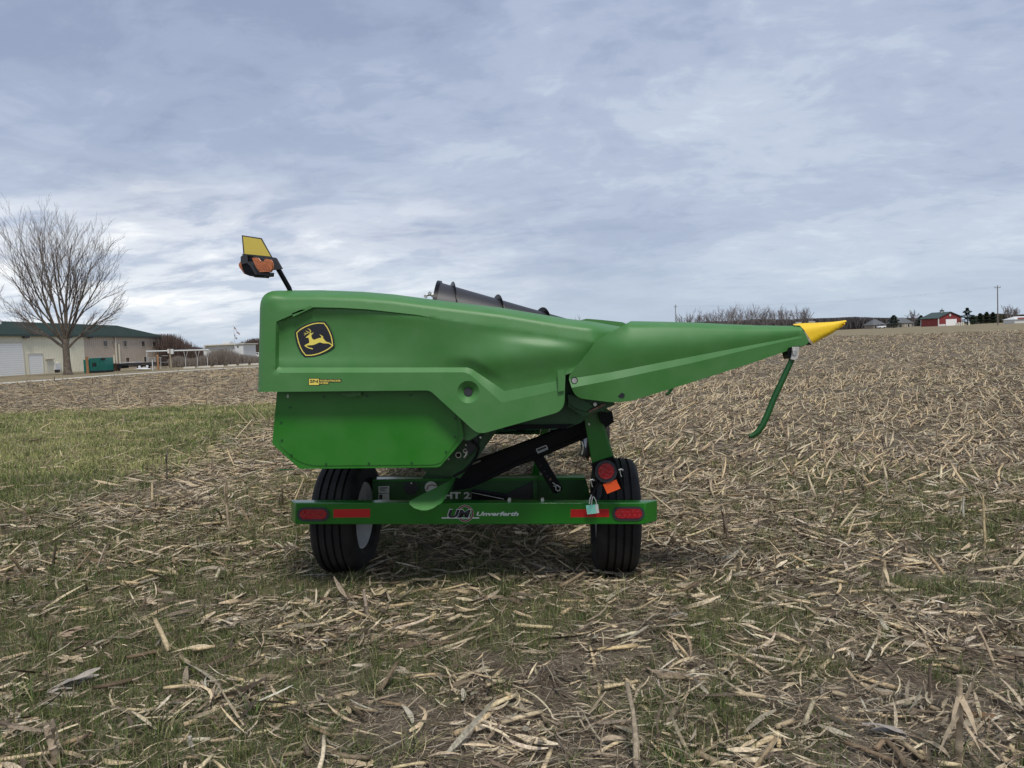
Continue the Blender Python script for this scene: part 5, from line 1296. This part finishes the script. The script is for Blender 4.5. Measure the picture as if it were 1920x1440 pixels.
def grow(p, d, L_, r, level, maxl, out, rr, up=.10, spread=.45, kids_=5, minr=.012, env=None):
    n = 4 + (level < 2) * 3; pts = [p]; rad = [r]; q = p; dd = d.normalized()
    for i in range(n):
        dd = (dd + Vector((rr.gauss(0, .07), rr.gauss(0, .07), rr.gauss(0, .03) + up * .25))).normalized()
        q = q + dd * (L_ / n); pts.append(q); rad.append(max(minr * .6, r * (1 - .72 * (i + 1) / n)))
    out.append((level, pts, rad))
    if level >= maxl: return
    nk = kids_[level] if isinstance(kids_, (list, tuple)) else kids_
    for k in range(nk):
        t = .22 + .78 * (k + rr.random() * .8) / nk; t = min(t, .98); i = min(n - 1, int(t * n)); f = t * n - i
        pp = pts[i].lerp(pts[i + 1], f); base = (pts[i + 1] - pts[i]).normalized()
        az = rr.uniform(0, 2 * math.pi); perp = base.cross(Vector((math.cos(az), math.sin(az), .3))).normalized()
        nd = (base * math.cos(spread) + perp * math.sin(spread) * rr.uniform(.7, 1.3) + Vector((0, 0, up))).normalized()
        rk = max(minr, (r * (1 - .72 * t)) * rr.uniform(.5, .72)); grow(pp, nd, L_ * rr.uniform(.42, .66) * (1.05 - .35 * t), rk, level + 1, maxl, out, rr, up, spread, kids_, minr)
def bare_tree(px, py, Y, hpx, label, seed, limbs=None, levels=4, kids_=(7, 6, 5, 4), minr=.016, tr=.42, spread=.42, group=None, sides=4, mt='twig', mb_='bark', fork=.13, name='bare_tree'):
    rr = random.Random(seed); b = W(px, py, Y); g = float(gz(b.x, b.y)); H = hpx * Y / FPX; b = Vector((b.x, b.y, min(b.z, g + .3)))
    o = root(name, b, label, 'tree', group); out = []
    base = b - Vector((0, 0, .4)); fk = b + Vector((0, 0, H * fork))
    trunk = [([base, b + Vector((0, 0, .15)), b + Vector((0, 0, H * fork * .4)), fk, fk + Vector((0, 0, .06 * H))], [tr * 1.5, tr * 1.2, tr * .95, tr * .95, tr * .5])]
    limbs = limbs or [(rr.uniform(-.5, .5), rr.uniform(-.5, .5), 1, rr.uniform(.7, .85)) for _ in range(7)]
    for i, (dx, dy, dz, l) in enumerate(limbs):
        s = b.lerp(fk, .72 + .28 * rr.random()) if i else fk
        grow(s, Vector((dx, dy, dz)), H * l, tr * rr.uniform(.34, .5), 0, levels - 1, out, rr, .12, spread, kids_, minr)
    trunk += [(p_, r_) for l, p_, r_ in out if l == 0]
    tube_np(trunk, 8, 'trunk', M[mb_], o)
    tube_np([(p_, r_) for l, p_, r_ in out if l > 0], sides, 'crown', M[mt], o)
    return o
bare_tree(127, 698, 97, 322, 'large leafless tree with a fan of rising limbs in front of the cream siding', 4,
          limbs=[(.02, .1, 1, .56), (-.36, .1, 1, .60), (-.20, -.2, 1, .62), (.26, .1, 1, .53), (.12, -.25, 1, .56), (-.62, .0, .9, .50), (.46, -.1, .85, .44), (-.48, .3, 1, .54), (.36, .3, 1, .47), (-.08, .35, 1, .56), (.62, .1, .6, .32), (-.80, .2, .5, .40)],
          levels=4, kids_=(9, 7, 4, 0), minr=.015, tr=.42, spread=.42, fork=.18)
bare_tree(-52, 705, 92, 150, 'leafless tree at the left edge of the picture, mostly cut off', 9, levels=4, kids_=(9, 6, 4, 0), minr=.02, tr=.3)
rr = random.Random(20)
spots = [(1283, 588, 26), (1300, 590, 30), (1318, 592, 30), (1337, 592, 28), (1356, 594, 40), (1374, 596, 44), (1392, 597, 40), (1408, 598, 38), (1424, 599, 40), (1440, 600, 36), (1457, 600, 34), (1472, 602, 30), (1497, 603, 30), (1512, 603, 26)]
names = ['at the far left end of the hedgerow, next to the thin utility pole', 'second in the row right of the thin pole', 'third in the hedgerow above the green snout', 'fourth in the row above the green snout', 'tall and forked, fifth in the row', 'tallest crown of the hedgerow', 'seventh in the row, right of the tallest', 'eighth in the row with upright limbs', 'ninth in the hedgerow', 'tenth in the row with a dense crown', 'eleventh in the row, left of the yellow tip', 'last of the close row, before the gap', 'slim tree just past the gap above the yellow tip', 'small slim tree right of the gap']
for i, (px, py, h) in enumerate(spots):
    Y = 300 + rr.uniform(-8, 8)
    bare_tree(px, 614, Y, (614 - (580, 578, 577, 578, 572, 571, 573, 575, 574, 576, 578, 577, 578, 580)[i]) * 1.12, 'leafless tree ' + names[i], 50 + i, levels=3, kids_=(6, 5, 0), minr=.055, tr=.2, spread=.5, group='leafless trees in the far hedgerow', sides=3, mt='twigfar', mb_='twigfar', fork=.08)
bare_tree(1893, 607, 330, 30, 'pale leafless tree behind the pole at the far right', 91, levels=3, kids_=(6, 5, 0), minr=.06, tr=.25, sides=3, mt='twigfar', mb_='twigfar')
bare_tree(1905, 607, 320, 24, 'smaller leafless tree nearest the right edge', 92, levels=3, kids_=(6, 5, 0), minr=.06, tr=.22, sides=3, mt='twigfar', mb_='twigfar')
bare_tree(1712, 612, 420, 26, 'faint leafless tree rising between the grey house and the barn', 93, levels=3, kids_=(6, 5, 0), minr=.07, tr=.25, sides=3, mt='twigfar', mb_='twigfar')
bare_tree(1078, 640, 150, 44, 'leafless tree whose top shows above the green hood by the auger', 94, levels=3, kids_=(6, 5, 0), minr=.04, tr=.2, sides=3, mt='twigfar', mb_='twigfar')
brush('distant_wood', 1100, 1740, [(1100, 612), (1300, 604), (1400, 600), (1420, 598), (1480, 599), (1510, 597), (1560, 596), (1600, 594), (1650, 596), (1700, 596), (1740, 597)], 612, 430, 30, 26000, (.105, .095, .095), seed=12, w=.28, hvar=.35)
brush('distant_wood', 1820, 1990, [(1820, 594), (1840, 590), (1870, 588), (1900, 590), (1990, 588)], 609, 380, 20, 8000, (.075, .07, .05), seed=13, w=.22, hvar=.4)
def conifer(px, pyb, pyt, wpx, Y, label, seed, ragged=.3):
    rr = random.Random(seed); b = W(px, pyb, Y); H = (pyb - pyt) * Y / FPX; R = wpx * Y / FPX / 2; b = Vector((b.x, b.y, float(gz(b.x, b.y))))
    o = root('evergreen_tree', b, label, 'tree'); MB().tube([b, b + Vector((0, 0, H * .9))], [.2, .04], 7).build('trunk', 'bark', o)
    r_ = np.random.default_rng(seed); n = 2600; t = r_.random(n) ** .8; rad = R * (1 - t) ** (.75) * np.sqrt(r_.random(n)) * (1 + ragged * np.sin(t * 23 + seed)) + .05; a = r_.random(n) * 6.283
    c = np.c_[rad * np.cos(a), rad * np.sin(a), H * (.06 + .94 * t)]; s = .16 + .22 * r_.random(n)
    d = np.c_[np.cos(a), np.sin(a), -.3 + .5 * r_.random(n)] * s[:, None] * 1.6; e = np.c_[-np.sin(a), np.cos(a), r_.normal(0, .4, n)] * s[:, None] * .5
    V = np.stack([c - e, c + e, c + d], 1).reshape(-1, 3); k = np.arange(n) * 3
    ob = mass('crown', V, np.c_[k, k + 1, k + 2], None, M['conifer']); ob.parent = o
conifer(1676, 614, 590, 25, 300, 'dark pointed evergreen between the two grey roofed houses', 1)
conifer(1727, 609, 588, 19, 330, 'dark rounded evergreen just left of the red barn', 2, .5)
conifer(1814, 608, 576, 22, 290, 'ragged pine right of the red barn', 3, .7)
conifer(1824, 608, 590, 14, 295, 'lower pine leaning out beside the ragged one', 4, .6)
for i, (px, t_) in enumerate(((1838, 587), (1850, 585), (1862, 586))): conifer(px, 607, t_, 13, 330, 'dark bushy evergreen %s' % ('left of three before the tall utility pole', 'middle of three before the tall utility pole', 'right of three, touching the tall utility pole')[i], 6 + i, .5)

# ------------------------------------------------------------ far things, right side
def pole(px, pyt, pyb, Y, label, arms, r=.14):
    b = W(px, pyb, Y); g = float(gz(b.x, b.y)); t = W(px - 2.5 if px > 1500 else px, pyt, Y); o = root('utility_pole', (b.x, b.y, g), label, 'utility pole')
    MB().tube([(b.x, Y, g - .3), (b.x, Y, t.z)], [r, r * .7], 8).build('pole', 'polewood', o, smooth=40)
    for w_, dz in arms:
        MB().obox((b.x, Y, t.z - dz), (w_, 0, 0), (0, .06, 0), (0, 0, .07)).build('crossarm', 'polewood', o)
        for s in (-1, 1): MB().tube([(b.x + s * w_ * .92, Y, t.z - dz + .05), (b.x + s * w_ * .92, Y, t.z - dz + .38)], .06, 6).build('insulator', 'dark', o)
    return t
t1 = pole(1871, 535, 607, 200, 'tall grey utility pole with a crossarm at the far right', [(.75, .65)], .16)
t2 = pole(1268, 571, 622, 250, 'distant utility pole standing behind the green snout', [(.5, .8)], .15)
w = MB()
for dz in (.3, .55): w.tube([t1 - Vector((0, 0, dz)) + (t2 - t1) * s + Vector((0, 0, -6 * s * (1 - s))) for s in [i / 16 for i in range(17)]], .006, 3)
o = w.build('overhead_wires', 'dark', None, org=t1); tag(o, 'thin overhead wires slung between the two utility poles', 'wires')
YR = 300
barn = root('red_barn', ground_pt(1762, YR), 'red metal barn with green roof, white door and small cupola', 'barn')
zb_ = float(gz(*ground_pt(1762, YR)[:2])) - .3
c0 = W(1759, 611.5, YR - 4); L0 = W(1727, 611.5, YR + 3); Rr = W(1803, 609, YR + 0)
c0, L0, Rr = [Vector((v.x, v.y, 0)) for v in (c0, L0, Rr)]
ze, zr = W(1759, 596.5, YR).z, W(1784, 585.3, YR).z
back = L0 - c0
def vz(p, z): return Vector((p.x, p.y, z))
mid = (c0 + Rr) / 2
vs = [vz(c0, zb_), vz(Rr, zb_), vz(Rr, ze), vz(mid, zr), vz(c0, ze)]; vs += [v + back for v in vs]
MB().add(vs, [(0, 1, 2, 3, 4), (9, 8, 7, 6, 5), (0, 4, 9, 5), (1, 6, 7, 2), (2, 7, 8, 3), (3, 8, 9, 4)]).build('wall', 'barnred', barn)
ux = (Rr - c0).normalized(); out_ = -back.normalized()
def rfq(a, b, za, zb): 
    p = [vz(a, za) + out_ * .5, vz(b, zb) + out_ * .5, vz(b, zb) + back - out_ * .5, vz(a, za) + back - out_ * .5]
    return MB().add(p + [q + Vector((0, 0, .2)) for q in p], [(0, 1, 2, 3), (7, 6, 5, 4), (0, 4, 5, 1), (1, 5, 6, 2), (2, 6, 7, 3), (3, 7, 4, 0)])
br_ = rfq(c0 - ux * .7, mid, ze - .2, zr + .02).build('roof', 'roof', barn); rfq(Rr + ux * .7, mid, ze - .2, zr + .02).build('roof', 'roof', barn)
def fr_(f0, f1, z0, z1, name, m, o_=.06, w_=0):
    a, b = c0.lerp(Rr, f0), c0.lerp(Rr, f1); c = (a + b) / 2 + out_ * o_
    return MB().obox(Vector((c.x, c.y, (z0 + z1) / 2)), (b - a) / 2, out_ * .05, Vector((0, 0, (z1 - z0) / 2))).build(name, m, barn)
fr_(.32, .78, W(1780, 611.5, YR).z, W(1780, 598.5, YR).z, 'door', 'door', .08); fr_(.0, .3, zb_, zb_ + 1.0, 'wainscot', 'wall_w'); fr_(.8, 1, zb_, zb_ + 1.0, 'wainscot', 'wall_w'); fr_(-.01, .03, zb_, ze, 'corner_trim', 'wall_w', .09); fr_(.97, 1.01, zb_, ze, 'corner_trim', 'wall_w', .09)
vc = mid + out_ * .1; MB().tube([Vector((vc.x, vc.y, ze + (zr - ze) * .45)), Vector((vc.x, vc.y, ze + (zr - ze) * .45)) + out_ * .08], .5, 16).build('gable_vent', 'wall_w', barn)
MB().obox(vz(L0, (zb_ + ze) / 2), ux * .12, out_ * .12, Vector((0, 0, (ze - zb_) / 2))).build('corner_trim', 'wall_w', barn)
cc = mid + back * .45; MB().box((cc.x - .55, cc.y - .55, zr - .3), (cc.x + .55, cc.y + .55, zr + .7)).build('cupola', 'wall_w', barn)
MB().add([(cc.x - .8, cc.y - .8, zr + .7), (cc.x + .8, cc.y - .8, zr + .7), (cc.x + .8, cc.y + .8, zr + .7), (cc.x - .8, cc.y + .8, zr + .7), (cc.x, cc.y, zr + 1.35)], [(3, 2, 1, 0), (0, 1, 4), (1, 2, 4), (2, 3, 4), (3, 0, 4)]).build('cupola_roof', 'dark', barn)
MB().tube([(cc.x, cc.y, zr + 1.3), (cc.x, cc.y, zr + 2)], .05, 5).build('finial', 'dark', barn)
def house(px0, px1, pyb, pye, pyr, Y, label, hip, m, seed=0):
    a, b = W(px0, pyb, Y), W(px1, pyb, Y); x0, x1 = a.x, b.x; g = float(gz(a.x, a.y)) - .5; ze, zr = W(px0, pye, Y).z, W((px0 + px1) / 2, pyr, Y).z; D_ = 9
    o = root('house', ((x0 + x1) / 2, Y, g), label, 'house'); MB().box((x0 + .4, Y, g), (x1 - .4, Y + D_, ze)).build('wall', 'brickw', o)
    h = (x1 - x0) * hip; V = [(x0 - .3, Y - .4, ze), (x1 + .3, Y - .4, ze), (x1 + .3, Y + D_ + .4, ze), (x0 - .3, Y + D_ + .4, ze), (x0 + h, Y + D_ / 2, zr), (x1 - h, Y + D_ / 2, zr)]
    MB().add(V, [(3, 2, 1, 0), (0, 1, 5, 4), (2, 3, 4, 5), (1, 2, 5), (3, 0, 4)]).build('roof', 'shingle', o)
    n = max(2, int((x1 - x0) / 4))
    for i in range(n):
        x = x0 + (i + .5) * (x1 - x0) / n; f = MB().box((x - .5, Y - .05, ze - 1.9), (x + .5, Y, ze - .6)).build('window', 'glass', o); MB().box((x - .6, Y - .07, ze - 2.05), (x + .6, Y, ze - 1.9)).build('sill', 'trimc', o)
    return o
house(1636, 1661, 612, 609.5, 598, 350, 'small house with a steep grey hipped roof left of the pointed evergreen', .42, 'brickw')
hh_ = house(1681, 1712, 612, 606.5, 595, 350, 'low grey roofed house with a porch between pointed evergreen and barn', .25, 'brickw')
for px in (1697, 1701, 1706): MB().tube([W(px, 613, 347), W(px, 607.5, 347)], .15, 6).build('porch_post', 'trimc', hh_)
vh = root('parked_van', ground_pt(1655, 330), 'tiny pale blue grey van parked before the small hipped roof house', 'van')
p = ground_pt(1655, 330); MB().box((p.x - 1.7, 330, p.z + .3), (p.x + 1.7, 331.8, p.z + 1.1)).build('body', 'rim', vh, bevel=.1); MB().box((p.x - 1.4, 330.1, p.z + 1.1), (p.x + .8, 331.7, p.z + 1.8)).build('cab', 'glass', vh, bevel=.1)
for s in (-1, 1): MB().tube([(p.x + s, 329.95, p.z + .35), (p.x + s, 331.9, p.z + .35)], .33, 12).build('wheel', 'rubber', vh)
o = root('red_roofed_shed', ground_pt(1915, 260), 'white shed with a red striped low roof at the right edge', 'shed'); g = ground_pt(1915, 260)
a, b = W(1901, 599, 260), W(1950, 598, 260); zt_ = W(1915, 593, 260).z
MB().box((a.x + .3, 260, g.z - .3), (b.x, 266, a.z)).build('wall', 'wall_w', o)
MB().add([(a.x, 259.6, a.z), (b.x, 259.6, a.z), (b.x, 266.4, a.z), (a.x, 266.4, a.z), (a.x + 2, 263, zt_), (b.x, 263, zt_)], [(3, 2, 1, 0), (0, 1, 5, 4), (2, 3, 4, 5), (3, 0, 4), (1, 2, 5)]).build('roof', 'wall_w', o)
MB().add([(a.x + 1.2, 259.55, a.z + .15), (b.x, 259.55, a.z + .15), (b.x, 261.2, a.z + (zt_ - a.z) * .5 + .1), (a.x + 2, 261.2, a.z + (zt_ - a.z) * .5 + .1)], [(0, 1, 2, 3)]).build('red_stripe', 'barnred', o)
for i, px in enumerate((1795, 1799, 1803, 1807, 1818)):
    g = ground_pt(px, 270); e = MB().box((g.x - .25, 270, g.z - .1), (g.x + .25, 270.4, g.z + 1.0 + .2 * (i % 2))).build('white_marker', 'trimc', None, org=g, bevel=.03); tag(e, 'small pale marker post, %s' % ('leftmost, against the barn wall', 'second from the barn', 'third from the barn', 'fourth, last of the close row by the barn', 'standing apart under the ragged pine')[i], 'marker', 'pale markers right of the barn')
